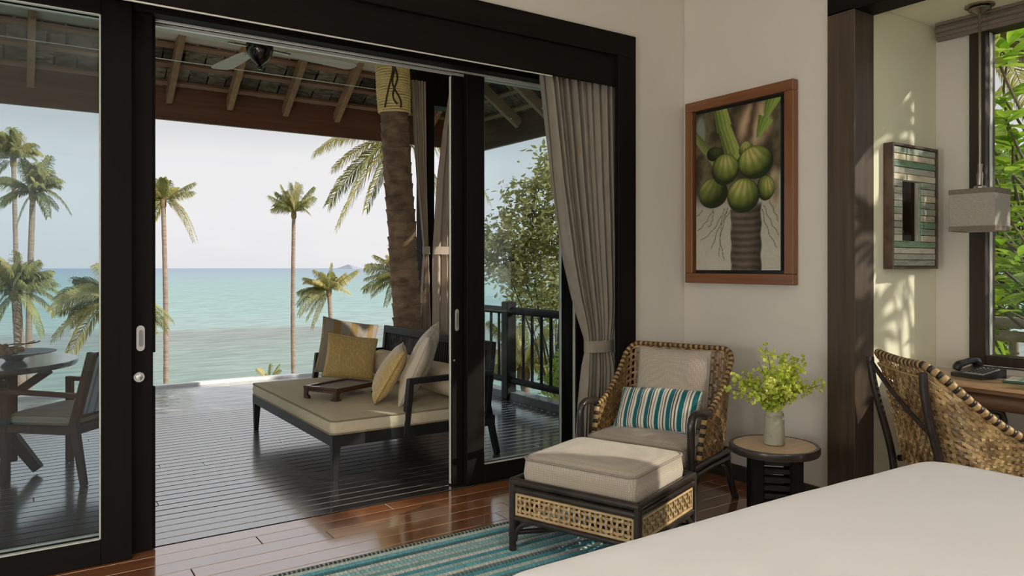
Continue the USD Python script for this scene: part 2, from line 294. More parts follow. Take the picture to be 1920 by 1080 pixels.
M['pool'] = L('pool_water', {'g': ('geometry', {}), 'mp': ('mapping', {'scale': (1.2, 3.5, 1)}), 'n': ('noise_texture', {'scale': 2.2, 'detail': 3.0}), 'b': ('bump', {'strength': .10, 'distance': .05}), 'p': ('principled_bsdf', {'base_color': (.36, .38, .37), 'roughness': .04, 'ior': 1.6, 'specular_ior_level': .9})},
    [('g.position', 'mp.vector'), ('mp.vector', 'n.vector'), ('n.fac', 'b.height'), ('b.normal', 'p.normal')])
S('pool_water', B().span((-8, 7.66, -.4), (4.2, 9.5, -.02), 0), M['pool'])
S('pool_edge', B().span((-8, 9.5, -1.6), (4.4, 9.62, .012), .006), mat('white_pool_rim', (.92, .92, .90), .4))
S('pool_edge', B().span((4.2, 7.66, -1.6), (4.4, 9.5, .012), .006), mat('white_pool_side', (.85, .85, .83), .5))
S('pool_edge', B().span((-8, 7.61, -.4), (4.4, 7.66, -.012), .004), mat('grey_pool_coping', (.45, .45, .46), .35, coat=.5))
M['rail'] = mat('black_painted_rail', (.010, .011, .010), .5, .25, c2=(.016, .016, .015), ns=20)
rl = thing('balcony_railing', 'black timber railing with round rails and thin balusters beyond the glass at the deck side', 'railing', (4.39, 6.57, 0)); o = (4.39, 6.57, 0)
for yy in (6.57, 4.45, 8.1):
    b = B(o); b.span((4.33, yy - .06, .0), (4.45, yy + .06, 1.03), .01); b.build('post', M['rail'], rl)
for z, rr in ((.935, .04), (.20, .035)):
    for y0, y1 in ((4.51, 6.51), (6.63, 8.04)): B(o).tube([(4.39, y0, z), (4.39, (y0 + y1) / 2, z), (4.39, y1, z)], rr, 12).build('rail', M['rail'], rl)
for yy in np.r_[np.arange(4.72, 6.45, .158), np.arange(6.76, 8.0, .158)]: B(o).span((4.378, yy - .013, .2), (4.402, yy + .013, .935), .003).build('baluster', M['rail'], rl)

# ------------------------------------------------------------------ veranda roof: hipped, rafters, battens, tiles, eave boards, soffit, cable
rf = thing('roof', kind=ST)
EY, EX, ZE, TP = 8.42, 5.15, 3.16, .70           # eave lines, height of the roof plane at the eave, pitch
M['eave'] = woodmat('red_brown_eave_board', (.13, .05, .026), (.22, .085, .045), .45, 'x', coat=.2, rnd=.05)
M['eavey'] = woodmat('brown_eave_board', (.13, .08, .05), (.22, .14, .085), .45, 'y', coat=.2, rnd=.05)
M['rafter'] = woodmat('rafter_wood', (.33, .19, .095), (.50, .31, .17), .5, 'y', rnd=.12)
M['batten'] = woodmat('batten_wood', (.28, .15, .085), (.42, .25, .15), .5, 'x', rnd=.12)
M['tile'] = mat('weathered_shingle', (.075, .066, .046), .8, c2=(.26, .225, .15), ns=9, rnd=.6, bump=.4, bs=30, stretch=(1, 3, 3))
B().span((-7, EY, 2.93), (EX + .05, EY + .05, 3.30), .004).build('eave_board', M['eave'], rf)
B().span((EX, 3.0, 2.93), (EX + .05, EY + .05, 3.30), .004).build('eave_board', M['eavey'], rf)
zr = lambda y: ZE + (EY - y) * TP                # front slope; the side slope uses x the same way
SOF = 3.62
ys = EY - (SOF - ZE) / TP                        # where slope meets the flat soffit
B().span((-7, 4.2, SOF), (4.55, ys + .22, SOF + .06), .004).build('soffit', mat('cream_soffit', (.86, .79, .62), .8), rf)
B().span((-7, 4.0, 4.6), (EX, 8.6, 4.7), 0).build('roof_deck', M['deckgap'], rf)
def hip(x, y): return (EX - x) >= (EY - y)       # on the front slope
dn = nz((0, 1, -TP)); up_ = nz((0, TP, 1))
for x in np.arange(.157 - 6 * .604, EX - .3, .604):
    yt = max(EY - (EX - x), 6.9)
    B().bar((x, EY - .004, ZE - .02), (x, yt, zr(yt) - .02), .062, .12, .004, up_).build('rafter', M['rafter'], rf)
M['rafterx'] = woodmat('side_rafter_wood', (.33, .24, .15), (.50, .38, .24), .5, 'x', rnd=.12)
for yy in np.arange(EY - .95, 3.1, -.60):
    xt = max(EX - (EY - yy), 3.2)
    B().bar((EX - .004, yy, ZE - .02), (xt, yy, ZE + (EX - xt) * TP - .02), .062, .12, .004, nz((TP, 0, 1))).build('rafter', M['rafterx'], rf)
B().bar((EX, EY, ZE), (3.2, EY - (EX - 3.2), ZE + (EX - 3.2) * TP), .07, .16, .004).build('hip_rafter', M['rafter'], rf)
q = 0
for s in np.arange(.10, 1.75, .20):              # battens and tile courses up the slope
    yb = EY - s; zb = zr(yb) + .065
    if yb > 6.8:
        B().bar((-6.5, yb, zb), (EX - s, yb, zb), .05, .04, .003, up_).build('batten', M['batten'], rf)
        B().bar((EX - s, 3.0, ZE + s * TP + .065), (EX - s, EY - s, ZE + s * TP + .065), .05, .04, .003, nz((TP, 0, 1))).build('batten', M['rafterx'], rf)
for ci, s in enumerate(np.arange(0.0, 1.2, .20)):
    yb = EY - s; x = -2.2 - .1 * (ci % 2)
    while x < EX - s - .1:
        wdt = r.uniform(.15, .23); dz = r.uniform(0, .016)
        c = V(x + wdt / 2, yb - .10, zr(yb - .10) + .115 + dz)
        if not (x + wdt > 3.4 and x + wdt > EX - s): B().box(c, (wdt - r.uniform(.008, .03), .34, .012), .002, Rx(-math.degrees(math.atan(TP)) + 2.5)).build('tile', M['tile'], rf)
        x += wdt
    yy = 4.4
    while yy < EY - s - .1:
        wdt = r.uniform(.15, .23); c = V(EX - s - .10, yy + wdt / 2, ZE + (s + .10) * TP + .115 + r.uniform(0, .016))
        B().box(c, (.34, wdt - r.uniform(.006, .02), .012), .002, Ry(math.degrees(math.atan(TP)) - 2.5)).build('tile', M['tile'], rf); yy += wdt
B().tm(trimesh.Trimesh([(-7, EY + .05, ZE + .2), (EX + .05, EY + .05, ZE + .2), (EX - 3, EY - 3, ZE + .2 + 3 * TP), (-7, EY - 3, ZE + .2 + 3 * TP), (EX + .05, 3, ZE + .2), (EX - 3, 3, ZE + .2 + 3 * TP)], [(0, 1, 2), (0, 2, 3), (1, 4, 5), (1, 5, 2)], process=False)).build('underlay', mat('dark_underlay', (.03, .028, .022), .9), rf)
cb = thing('tension_cable', 'thin pale tension cable strung under the veranda roof on dark hangers', 'cable', (0, 7.3, 3.27)); o = (0, 7.3, 3.27)
B(o).tube([(-4, 7.3, 3.27), (0, 7.3, 3.268), (3.0, 7.3, 3.27), (4.4, 7.3, 3.27)], .005, 6).build('cable', mat('cable_white', (.75, .73, .66), .4), cb)
for x in (.98, 3.42):
    h = B(o); h.tube([(x, 7.3, 3.25), (x, 7.3, 3.45), (x, 7.3, SOF + .02)], .011, 6); h.tube([(x - .05, 7.3, 3.56), (x + .05, 7.3, 3.56)], .01, 6); h.build('hanger', M['black'], cb)

# veranda corner post
S('trim', B().span((3.50, 6.83, 0), (3.64, 6.97, 3.06), .006), M['dark'])
S('trim', B().span((3.42, 6.79, 3.06), (3.86, 7.01, SOF), .006), M['dark'])

# ------------------------------------------------------------------ ground, sea, island
gx, gy = np.meshgrid(np.linspace(-90, 120, 90), np.linspace(-30, 120, 70), indexing='ij')
ds = np.maximum(np.maximum(gy - 8.5, np.where(gx > 4.5, np.minimum(gx - 4.0, (gy - 4.2) * 1.0), -1)), 0)
gz = -.35 - np.minimum(ds * .50, 15.5) + (meshkit.noise(np.stack([gx * .3, gy * .3, 0 * gx], -1)) - .5) * np.minimum(ds * .1, .8)
gz = np.where((gy > 4.3) & (gx > -10) & (gx < 4.6) & (gy < 9.4), np.minimum(gz, -1.2), gz)
S('ground', B().grid(np.stack([gx, gy, gz], -1)), mat('hillside_earth', (.16, .13, .07), .95, c2=(.10, .14, .05), ns=.8, space='world'), smooth=True)
ang = np.linspace(0, 2 * PI, 97); rad = np.r_[0, np.geomspace(20, 7500, 40)]
Pg = np.stack([rad[:, None] * np.cos(ang), rad[:, None] * np.sin(ang), np.full((len(rad), len(ang)), -14.0)], -1)
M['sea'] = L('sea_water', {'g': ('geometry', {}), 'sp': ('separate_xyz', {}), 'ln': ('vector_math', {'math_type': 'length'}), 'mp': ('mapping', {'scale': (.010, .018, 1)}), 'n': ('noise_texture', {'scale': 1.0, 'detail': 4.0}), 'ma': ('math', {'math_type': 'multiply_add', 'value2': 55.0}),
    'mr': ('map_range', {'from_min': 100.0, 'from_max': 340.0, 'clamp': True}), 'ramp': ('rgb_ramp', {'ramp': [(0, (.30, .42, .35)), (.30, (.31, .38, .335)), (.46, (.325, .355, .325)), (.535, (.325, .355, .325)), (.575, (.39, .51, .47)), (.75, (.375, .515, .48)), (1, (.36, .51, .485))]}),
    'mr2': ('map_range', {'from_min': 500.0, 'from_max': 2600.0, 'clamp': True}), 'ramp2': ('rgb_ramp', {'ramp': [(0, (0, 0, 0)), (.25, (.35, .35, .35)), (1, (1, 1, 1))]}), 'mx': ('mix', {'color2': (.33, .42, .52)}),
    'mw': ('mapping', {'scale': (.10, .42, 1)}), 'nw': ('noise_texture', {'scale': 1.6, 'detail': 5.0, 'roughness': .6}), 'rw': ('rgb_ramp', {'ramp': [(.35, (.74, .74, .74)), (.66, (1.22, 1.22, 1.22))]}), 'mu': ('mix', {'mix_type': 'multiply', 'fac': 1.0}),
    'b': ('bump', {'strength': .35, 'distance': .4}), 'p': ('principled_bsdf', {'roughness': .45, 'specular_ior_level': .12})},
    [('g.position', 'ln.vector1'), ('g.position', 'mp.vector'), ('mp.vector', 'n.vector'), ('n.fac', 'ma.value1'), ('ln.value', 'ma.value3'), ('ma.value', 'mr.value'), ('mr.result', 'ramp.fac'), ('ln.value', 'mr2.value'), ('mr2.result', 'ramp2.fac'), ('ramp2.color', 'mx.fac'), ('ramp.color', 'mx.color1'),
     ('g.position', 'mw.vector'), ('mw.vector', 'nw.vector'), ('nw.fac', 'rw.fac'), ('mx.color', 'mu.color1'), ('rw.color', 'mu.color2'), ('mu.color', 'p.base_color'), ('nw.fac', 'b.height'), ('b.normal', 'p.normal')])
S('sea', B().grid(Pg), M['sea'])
iu = np.linspace(-1, 1, 33); iv = np.linspace(0, 1, 9)
ih = np.interp(iu, [-1, -.6, -.3, -.05, .12, .4, .7, 1], [0, 9, 20, 31, 26, 17, 8, 0])
isl = np.stack([np.stack([1889 + iu * 95, 4757 - iu * 64 + (v_ - .5) * 120 * (1 - abs(iu) * .7), -14 + ih * math.sin(PI * v_) ** .7], -1) for v_ in iv], 1)
S('island', B().grid(isl), mat('hazed_island', (.42, .43, .48), 1.0, 0), smooth=True)  # pale lilac-grey has the distance haze painted in
# ------------------------------------------------------------------ soft shapes
def pillow(w, h, t, n=26, sharp=.42, pinch=.07, sag=0, stripes=None, seed=0):
    """pillow in the xz plane, thickness along y; returns B with both faces and a piped seam list"""
    u = np.linspace(-1, 1, n); u = np.sign(u) * (1 - (1 - np.abs(u)) ** 1.25); U, W = np.meshgrid(u, u, indexing='ij')
    x = w / 2 * U * (1 - pinch * (1 - W ** 2) * np.abs(U) ** 3); z = h / 2 * W * (1 - pinch * (1 - U ** 2) * np.abs(W) ** 3)
    th = t / 2 * np.maximum((1 - U ** 2) * (1 - W ** 2), 0) ** sharp
    wr = (meshkit.fbm(np.stack([x * 9 + seed, z * 9, 0 * x], -1), 3, seed) - .5) * .022 * np.minimum(1, th / (t * .15 + 1e-9))
    z = z - sag * (1 - U ** 2) * (W > 0) * W
    b = B(); col = None
    if stripes is not None: col = stripes(U * .5 + .5, W * .5 + .5)
    b.grid(np.stack([x, -th + wr, z], -1), col, flip=True); b.grid(np.stack([x, th + wr * .8, z], -1), col)
    seam = [(x[i, 0], 0, z[i, 0]) for i in range(n)] + [(x[-1, j], 0, z[-1, j]) for j in range(1, n)] + [(x[i, -1], 0, z[i, -1]) for i in range(n - 2, -1, -1)] + [(x[0, j], 0, z[0, j]) for j in range(n - 2, 0, -1)]
    return b, np.array(seam)
def boxcushion(w, d, h, r=.035, crown=.02, n=22, z0=0, wr=.004, seed=0):
    """squared cushion: centre of base at origin; returns B and two piping loops"""
    def ring(hw, hd, rr, m=7):
        p = []
        for cx, cy, a in ((hw - rr, hd - rr, 0), (-hw + rr, hd - rr, 90), (-hw + rr, -hd + rr, 180), (hw - rr, -hd + rr, 270)):
            for t in np.linspace(0, 90, m): p.append((cx + rr * math.cos(math.radians(a + t)), cy + rr * math.sin(math.radians(a + t))))
        out = []; p = np.array(p); q = np.roll(p, -1, 0)
        for a_, b_ in zip(p, q):
            k = max(1, int(np.linalg.norm(b_ - a_) / .06)); out += [a_ + (b_ - a_) * t for t in np.arange(k) / k]
        return np.array(out)
    base = ring(w / 2, d / 2, r); rows = []
    prof = [(-.012, .0, 0), (0, .012, 0), (.008, h * .5, 0), (0, h - .012, 0), (-.012, h - .002, 0)]
    for off, z, _ in prof:
        s = V((w / 2 + off) / (w / 2), (d / 2 + off) / (d / 2)); rows.append(np.c_[base * s, np.full(len(base), z)])
    for k in np.linspace(.9, .0, 9):
        q = base * (np.array([(w / 2 - .012), (d / 2 - .012)]) / np.array([w / 2, d / 2])) * k
        e = (1 - np.abs(q[:, 0] / (w / 2)) ** 3) * (1 - np.abs(q[:, 1] / (d / 2)) ** 3)
        rows.append(np.c_[q, h + crown * e + (meshkit.fbm(np.c_[q * 7, 0 * q[:, :1] + seed], 3, seed) - .5) * wr * 2.5])
    P = np.stack(rows, 1); P = np.concatenate([P, P[:1]], 0); P[:, :, 2] += z0
    b = B(); b.grid(P, flip=False)
    bot = np.c_[base, np.full(len(base), z0)]; c = np.array([[0, 0, z0]])
    k = len(base); b.add(np.vstack([bot * [.985, .985, 1], c]), np.stack([np.full(k, k), (np.arange(k) + 1) % k, np.arange(k)], 1))
    lp = lambda z: np.c_[base * 1.003, np.full(len(base), z0 + z)]
    return b, lp(h - .010), lp(.010)

# ------------------------------------------------------------------ cloths, leathers, canes
M['natural'] = weavemat('natural_chenille', (.60, .53, .44), (.42, .36, .285), 310, bump=.6)
M['piping'] = weavemat('natural_piping', (.44, .38, .31), (.28, .24, .19), 500)
M['cane'] = mat('honey_cane', (.20, .108, .04), .42, c2=(.35, .215, .09), ns=14, coat=.3, rnd=.35, stretch=(2, 2, 2))
M['cane_pale'] = mat('pale_cane', (.42, .28, .13), .42, c2=(.55, .39, .20), ns=14, coat=.3, rnd=.2)
M['bamboo'] = mat('black_brown_bamboo', (.012, .009, .008), .34, c2=(.035, .023, .017), ns=9, coat=.35, cr=.15)
M['binding'] = vcol('cane_binding', .45, .4)
def strand(S_, nrm, us, k, along_u, amp, wd, th, phase):
    """one woven strip: S_(t) centre points, nrm normals; wd sideways"""
    p = S_ + nrm * (amp * phase)[:, None]
    t = nz_rows(np.gradient(p, axis=0)); s = nz_rows(np.cross(nrm, t))
    a, b_, c, d = p + s * wd / 2 + nrm * th / 2, p - s * wd / 2 + nrm * th / 2, p - s * wd / 2 - nrm * th / 2, p + s * wd / 2 - nrm * th / 2
    Q = np.stack([a, b_, c, d], 1); n = len(p); v = Q.reshape(-1, 3)
    i, j = np.meshgrid(np.arange(n - 1), np.arange(4), indexing='ij'); j2 = (j + 1) % 4
    f = np.stack([i * 4 + j, (i + 1) * 4 + j, (i + 1) * 4 + j2, i * 4 + j2], -1).reshape(-1, 4)
    f = np.vstack([f, [[0, 1, 2, 3]], [[(n - 1) * 4 + 3, (n - 1) * 4 + 2, (n - 1) * 4 + 1, (n - 1) * 4]]])
    return v, f
def nz_rows(v): return v / (np.linalg.norm(v, axis=-1, keepdims=True) + 1e-12)
def weave(S, us, vs, wd, th, amp, mat_, parent, name='strand', wdv=None, vtop=None, merge=False, over=1):
    """S(u, v) surface (arrays); strips at every u in us (running along v) and every v in vs (running along u), over and under each other"""
    def normal(u, v):
        e = 1e-3; a = S(u + e, v) - S(u - e, v); b = S(u, v + e) - S(u, v - e); return nz_rows(np.cross(a, b))
    bb = B() if merge else None
    def put(v, f):
        if merge: bb.add(v, f)
        else: B().add(v, f).build(name, mat_, parent)
    def tri(n_): return None
    for i, u in enumerate(us):
        vv = np.r_[max(0, vs[0] - (vs[1] - vs[0]) / 2), vs, min(1, vs[-1] + (vs[-1] - vs[-2]) / 2)]
        ph = np.r_[0, [(-1) ** (i + j // over) for j in range(len(vs))], 0].astype(float)
        U = np.full(len(vv), u); put(*strand(S(U, vv), normal(U, vv), None, i, False, amp, wd, th, ph))
    for j, v in enumerate(vs):
        uu = np.r_[us[0] - (us[1] - us[0]) / 2, us, us[-1] + (us[-1] - us[-2]) / 2]; uu = np.clip(uu, 0, 1)
        ph = np.r_[0, [-(-1) ** (i + j // over) for i in range(len(us))], 0].astype(float)
        W = np.full(len(uu), v); put(*strand(S(uu, W), normal(uu, W), None, j, True, amp, wdv or wd, th, ph))
    if merge: bb.build(name, mat_, parent)
def binding(path, r, step, parent, name='binding', wd=.6, c1=(.40, .26, .11), c2=(.03, .02, .014)):
    """rim wrapped with split cane: rings of two tones along the path"""
    p = np.asarray(path, float); d = np.r_[0, np.cumsum(np.linalg.norm(np.diff(p, axis=0), axis=1))]; n = max(4, int(d[-1] / step)); b = B()
    at = lambda s: np.stack([np.interp(s, d, p[:, k]) for k in range(3)], -1)
    rr = np.random.default_rng(5)
    for k in range(n):
        s0 = d[-1] * (k + (.22 if k % 2 else 0)) / n; s1 = d[-1] * (k + (.98 if k % 2 else 1.20)) / n; q = at(np.linspace(s0, s1, 4)); tone = c2 if (k % 2) else c1
        b.tube(q, [r * .985, r * 1.015, r * 1.015, r * .985] if k % 2 == 0 else [r * .955] * 4, 8, col=np.array(tone) * rr.uniform(.75, 1.25))
    return b.build(name, M['binding'], parent, smooth=True, colors=True)

# ------------------------------------------------------------------ rattan armchair with its ottoman
AR = -70
ch = thing('armchair', 'rattan tub armchair of open honey cane weave on black bamboo legs, behind the ottoman', 'armchair', (2.902, 3.085, 0), AR)
W2, BY, ZB = .330, .555, .285
def plan(s):
    """s in [0,1] -> (x, y) around from the left arm front, behind the back, to the right arm front"""
    s = np.asarray(s, float); r = .07; l1 = BY - .115 - r; la = r * PI / 2; l2 = 2 * W2 - 2 * r; tot = 2 * l1 + 2 * la + l2; d = s * tot
    x = np.empty_like(d); y = np.empty_like(d)
    for k, dd in np.ndenumerate(d):
        m = dd if dd < tot / 2 else tot - dd
        if m < l1: px, py = -W2, .115 + m
        elif m < l1 + la: a = (m - l1) / r; px, py = -W2 + r - r * math.cos(a), BY - r + r * math.sin(a)
        else: px, py = -W2 + r + (m - l1 - la), BY
        x[k], y[k] = (px, py) if dd < tot / 2 else (-px, py)
    return x, y
def toph(x, y): t = np.clip((y - .115) / (BY - .115), 0, 1); return .565 + .335 * (t ** 1.7)
def shell(u, v):
    u = np.clip(u, 0, 1); x, y = plan(u); h = toph(x, y); z = ZB + v * (h - ZB); k = (z - ZB)
    back = np.clip((y - .115) / (BY - .115), 0, 1)
    yy = y + back * k * .15; xx = x * (1 + .13 * k)
    # the front edge of each arm leans back going up
    yy = yy + (1 - back) * k * .30
    return np.stack([xx, yy, z], -1)
us = np.linspace(.012, .988, 50); vs = np.linspace(.03, .97, 15)
weave(shell, us, vs, .0150, .0055, .0055, M['cane'], ch)
B().tube(shell(np.linspace(0, 1, 50), np.full(50, 1.0)), .014, 8).build('rim', M['bamboo'], ch, smooth=50)
binding(shell(np.linspace(0, 1, 90), np.full(90, 1.0)), .0165, .017, ch, c1=(.33, .21, .085), c2=(.085, .05, .022))
for s in (0, 1): binding(shell(np.full(20, float(s)), np.linspace(0, 1, 20)), .0165, .024, ch)
bm = lambda p, r=.021, n=24: B().tube(smoothpath(p, n), r, 10)
for sx in (-1, 1):
    x = sx * (W2 + .012)
    b = bm([(x, 0, 0), (x, 0, .30), (x, 0, .53), (x, .005, .57), (x, .04, .594), (x * 1.02, .13, .590), (x * 1.04, .215, .585)], .021); b.tube([(x, 0, .30), (x, 0, .325), (x, 0, .35)], .0255, 10); b.build('arm_post', M['bamboo'], ch, smooth=50)
    bm([(x * .96, BY + .02, .30), (x * .99, BY + .045, .14), (x * 1.04, BY + .10, 0)], .021, 10).build('leg', M['bamboo'], ch, smooth=50)
    for z in (.262, .303): B().tube([(x, .0, z), (x, BY * .5, z + .004), (x, BY + .02, z)], .017, 9).build('seat_rail', M['bamboo'], ch, smooth=50)
    bm([(x, .01, .10), (x, .05, .2), (x, .14, .245)], .010, 8).build('bracket', M['bamboo'], ch, smooth=50)
    bm([(x, BY + .035, .12), (x, BY - .04, .215), (x, BY - .13, .245)], .010, 8).build('bracket', M['bamboo'], ch, smooth=50)
for z, y in ((.262, 0), (.303, 0), (.27, BY + .02), (.31, BY + .02)): B().tube([(-W2 - .018, y, z), (0, y, z), (W2 + .018, y, z)], .017, 9).build('seat_rail', M['bamboo'], ch, smooth=50)
B().box((0, BY * .5, .285), (2 * W2 - .03, BY - .02, .012), .003).build('seat_board', M['bamboo'], ch)

def place_cushion(b, pipes, name, label, cat, loc, rz, m, mp, pr=.006, R=None, smooth=True, closed=True, group=None, mcol=False):
    t = thing(name, label, cat, loc, rz, group)
    if R is not None: b.v = [v @ R.T for v in b.v]; pipes = [p @ R.T for p in pipes]
    b.build('cover', m, t, smooth=smooth, colors=mcol)
    if pipes:
        q = B()
        for p in pipes: q.tube(p, pr, 6, closed=closed)
        q.build('piping', mp, t, smooth=True)
    return t
def loc_of(t, p): o, rz = INFO[t]; return o + Rz(rz) @ np.asarray(p, float)
b, p1, p2 = boxcushion(.61, .53, .125, .06, .025, seed=1); place_cushion(b, [p1, p2], 'seat_cushion', 'natural woven box seat cushion in the tub armchair', 'cushion', loc_of(ch, (0, .255, .292)), AR, M['natural'], M['piping'])
b, sm = pillow(.47, .47, .15, seed=2, pinch=.03, sharp=.34); place_cushion(b, [sm], 'back_cushion', 'plain natural woven back cushion leaning on the tub armchair back', 'cushion', loc_of(ch, (.02, .485, .662)), AR, M['natural'], M['piping'], .005, Rx(-10))
TEAL, CREAM, INK = (.010, .13, .155), (.72, .68, .58), (.05, .055, .05)
def teal_stripes(x, z):
    f = (x * 7.4 + .1) % 1; c = np.empty(x.shape + (3,)); c[:] = CREAM
    c[f < .38] = TEAL; c[(f >= .46) & (f < .54)] = INK; c[(f >= .72) & (f < .80)] = INK; c[(f > .93)] = CREAM; return c
b, sm = pillow(.51, .27, .13, n=150, seed=4, pinch=.02, stripes=teal_stripes)
for vv in b.v: vv[:, 1] *= 1 + .0 * vv[:, 0]
t = place_cushion(b, [], 'lumbar_pillow', 'oblong lumbar pillow striped teal, cream and black on the tub armchair', 'pillow', loc_of(ch, (-.005, .335, .545)), AR, vcol('striped_rib_cloth', .9, .1, .8, 260, .004, .2), None, R=Rx(-36) @ Ry(-3), mcol=True)
q = B(); sm2 = sm @ (Rx(-36) @ Ry(-3)).T
for k in range(0, len(sm2)): q.box(sm2[k], (.007, .012, .007), .002, col=(TEAL, CREAM)[k % 2])
q.build('fringe', vcol('fringe_yarn', .9, .1), t, colors=True)

OT = (2.446, 2.807, .012); W2o, D2o = .338, .308
ot = thing('ottoman', 'square footstool with black bamboo frame and cane lattice sides on the rug edge', 'ottoman', OT, AR)
for sx in (-1, 1):
    for sy in (-1, 1):
        b = B(); b.tube([(sx * W2o, sy * D2o, .0), (sx * W2o, sy * D2o, .17), (sx * W2o, sy * D2o, .335)], .019, 10); b.tube([(sx * W2o, sy * D2o, .07), (sx * W2o, sy * D2o, .105)], .022, 10); b.build('leg', M['bamboo'], ot, smooth=50)
        b = B(); b.tube(smoothpath([(sx * (W2o - .015), sy * D2o, .05), (sx * (W2o - .03), sy * D2o, .105), (sx * (W2o - .08), sy * D2o, .145), (sx * (W2o - .17), sy * D2o, .15)], 10), .012, 8); b.build('bracket', M['bamboo'], ot, smooth=50)
        b = B(); b.tube(smoothpath([(sx * W2o, sy * (D2o - .015), .05), (sx * W2o, sy * (D2o - .03), .105), (sx * W2o, sy * (D2o - .08), .145), (sx * W2o, sy * (D2o - .16), .15)], 10), .012, 8); b.build('bracket', M['bamboo'], ot, smooth=50)
for s in (-1, 1):
    for z, rr in ((.338, .018), (.300, .017), (.160, .014)):
        B().tube([(-W2o - .01, s * D2o, z), (0, s * D2o, z), (W2o + .01, s * D2o, z)], rr, 10).build('frame_rail', M['bamboo'], ot, smooth=50)
        B().tube([(s * W2o, -D2o - .01, z), (s * W2o, 0, z), (s * W2o, D2o + .01, z)], rr, 10).build('frame_rail', M['bamboo'], ot, smooth=50)
for s in (-1, 1): B().tube([(-W2o, -s * D2o, .085), (0, 0, .095 + s * .008), (W2o, s * D2o, .085)], .013, 8).build('stretcher', M['bamboo'], ot, smooth=50)
B().box((0, 0, .285), (2 * W2o - .02, 2 * D2o - .02, .012)).build('seat_board', M['bamboo'], ot)
for s in (-1, 1):
    for kind in (0, 1):
        hl = (W2o if kind == 0 else D2o) - .024; dd = D2o if kind == 0 else W2o
        P3 = (lambda q: V(q[0], s * dd, q[1])) if kind == 0 else (lambda q: V(s * dd, q[0], q[1]))
        for z in (.180, .276): B().tube([P3((-hl, z)), P3((0, z)), P3((hl, z))], .0075, 8).build('lattice_border', M['cane_pale'], ot, smooth=50)
        for xx in (-hl, hl): B().tube([P3((xx, .176)), P3((xx, .23)), P3((xx, .280))], .0075, 8).build('lattice_border', M['cane_pale'], ot, smooth=50)
        Sf = (lambda u, v, s=s, dd=dd, hl=hl: np.stack([-hl + 2 * hl * u, np.full_like(u, s * dd), .182 + .092 * v], -1)) if kind == 0 else (lambda u, v, s=s, dd=dd, hl=hl: np.stack([np.full_like(u, s * dd), -hl + 2 * hl * u, .182 + .092 * v], -1))
        weave(Sf, np.linspace(.035, .965, 22 if kind == 0 else 20), np.array([.2, .5, .8]), .0125, .005, .005, M['cane_pale'], ot, merge=(s == 1))
b, p1, p2 = boxcushion(.605, .555, .165, .045, .022, seed=6, wr=.006); place_cushion(b, [p1], 'ottoman_cushion', 'thick natural woven box cushion lying in the square footstool', 'cushion', (OT[0], OT[1], .304), AR, M['natural'], M['piping'], .0065)

# ------------------------------------------------------------------ rug of braided rows
rg = thing('rug', 'braided rug in rows of teal, aqua and pale grey cord on the wooden floor', 'rug', (2.0, 2.5, 0))
rr = np.random.default_rng(21); pal = [(.06, .29, .36), (.12, .42, .50), (.28, .54, .54), (.48, .57, .50), (.60, .62, .57), (.36, .50, .46), (.14, .36, .34), (.64, .65, .61), (.06, .15, .16), (.44, .52, .50)]
M['rug'] = vcol('braided_cord', .95, .1, .8, 300, .003, .2)
y = 3.382; k = 0; RW = .034
while y > 1.75:
    b = B(o=(2.0, 2.5, 0)); c1 = np.array(pal[(0, 3, 1, 8, 4, 2, 9, 6, 7, 0, 5, 1, 4, 8)[k % 14]]); c2 = c1 * .55 + np.array(pal[int(rr.integers(0, 10))]) * .3
    if k == 0: c1, c2 = (.03, .05, .05), (.35, .38, .34)
    NB = 290; x = np.linspace(.85, 2.93, NB)
    ph = np.arange(NB); pts = np.stack([x, np.full(NB, y - RW / 2) + .0018 * np.cos(ph * PI), np.full(NB, .0078)], -1)
    rad = np.where(ph % 2 == 0, .0163, .0146); b.tube(pts, rad, 6); nv = NB * 6
    base = np.where((ph % 3 < 2)[:, None], c1, c2) * rr.uniform(.82, 1.18, (NB, 1)); cc = np.repeat(base, 6, 0); b.c[-1] = np.vstack([cc, cc[:1], cc[-1:]])
    b.v[-1][:, 2] = np.maximum(b.v[-1][:, 2] * .62, .0005)
    b.build('braid_row', M['rug'], rg, smooth=True, colors=True); y -= RW; k += 1
B(o=(2.0, 2.5, 0)).span((.85, y, .0), (2.925, 3.378, .004), 0).build('backing', mat('rug_backing', (.05, .09, .09), .95), rg)

# ------------------------------------------------------------------ side table, vase, flowers
TC = (3.315, 2.46)
st = thing('side_table', 'small round side table with pale wood top, dark rim and slatted dark pedestal', 'side table', (*TC, 0))
M['oak'] = woodmat('pale_wood_top', (.42, .27, .14), (.56, .39, .22), .38, 'x', coat=.4, rnd=.06)
B().lathe([(.001, .440), (.206, .440), (.206, .4695), (.204, .4705), (.001, .4705)], n=48).build('table_top', M['oak'], st, smooth=30)
B().lathe([(.200, .432), (.222, .432), (.227, .440), (.227, .464), (.222, .4715), (.2065, .4715), (.2065, .438), (.200, .432)], n=56).build('rim', M['bamboo'], st, smooth=40)
TR = Rz(-46)
for sx in (-1, 1):
    for sy in (-1, 1): B().box(TR @ V(sx * .095, sy * .095, .216), (.062, .062, .432), .006, TR).build('leg', M['darkx'], st)
for k in range(9):
    z = .398 - k * .043
    for sx, sy in ((0, -1), (0, 1)): B().box(TR @ V(0, sy * .102, z), (.142, .012, .027), .003, TR).build('slat', M['black'], st)
    for sx in (-1, 1): B().box(TR @ V(sx * .102, 0, z), (.012, .142, .027), .003, TR).build('slat', M['black'], st)
B().box(TR @ V(0, 0, .425), (.2, .2, .014), .003, TR).build('plate', M['black'], st)
vs_ = thing('vase', 'grey-green stoneware bottle vase on the round side table', 'vase', (TC[0], TC[1], .4715))
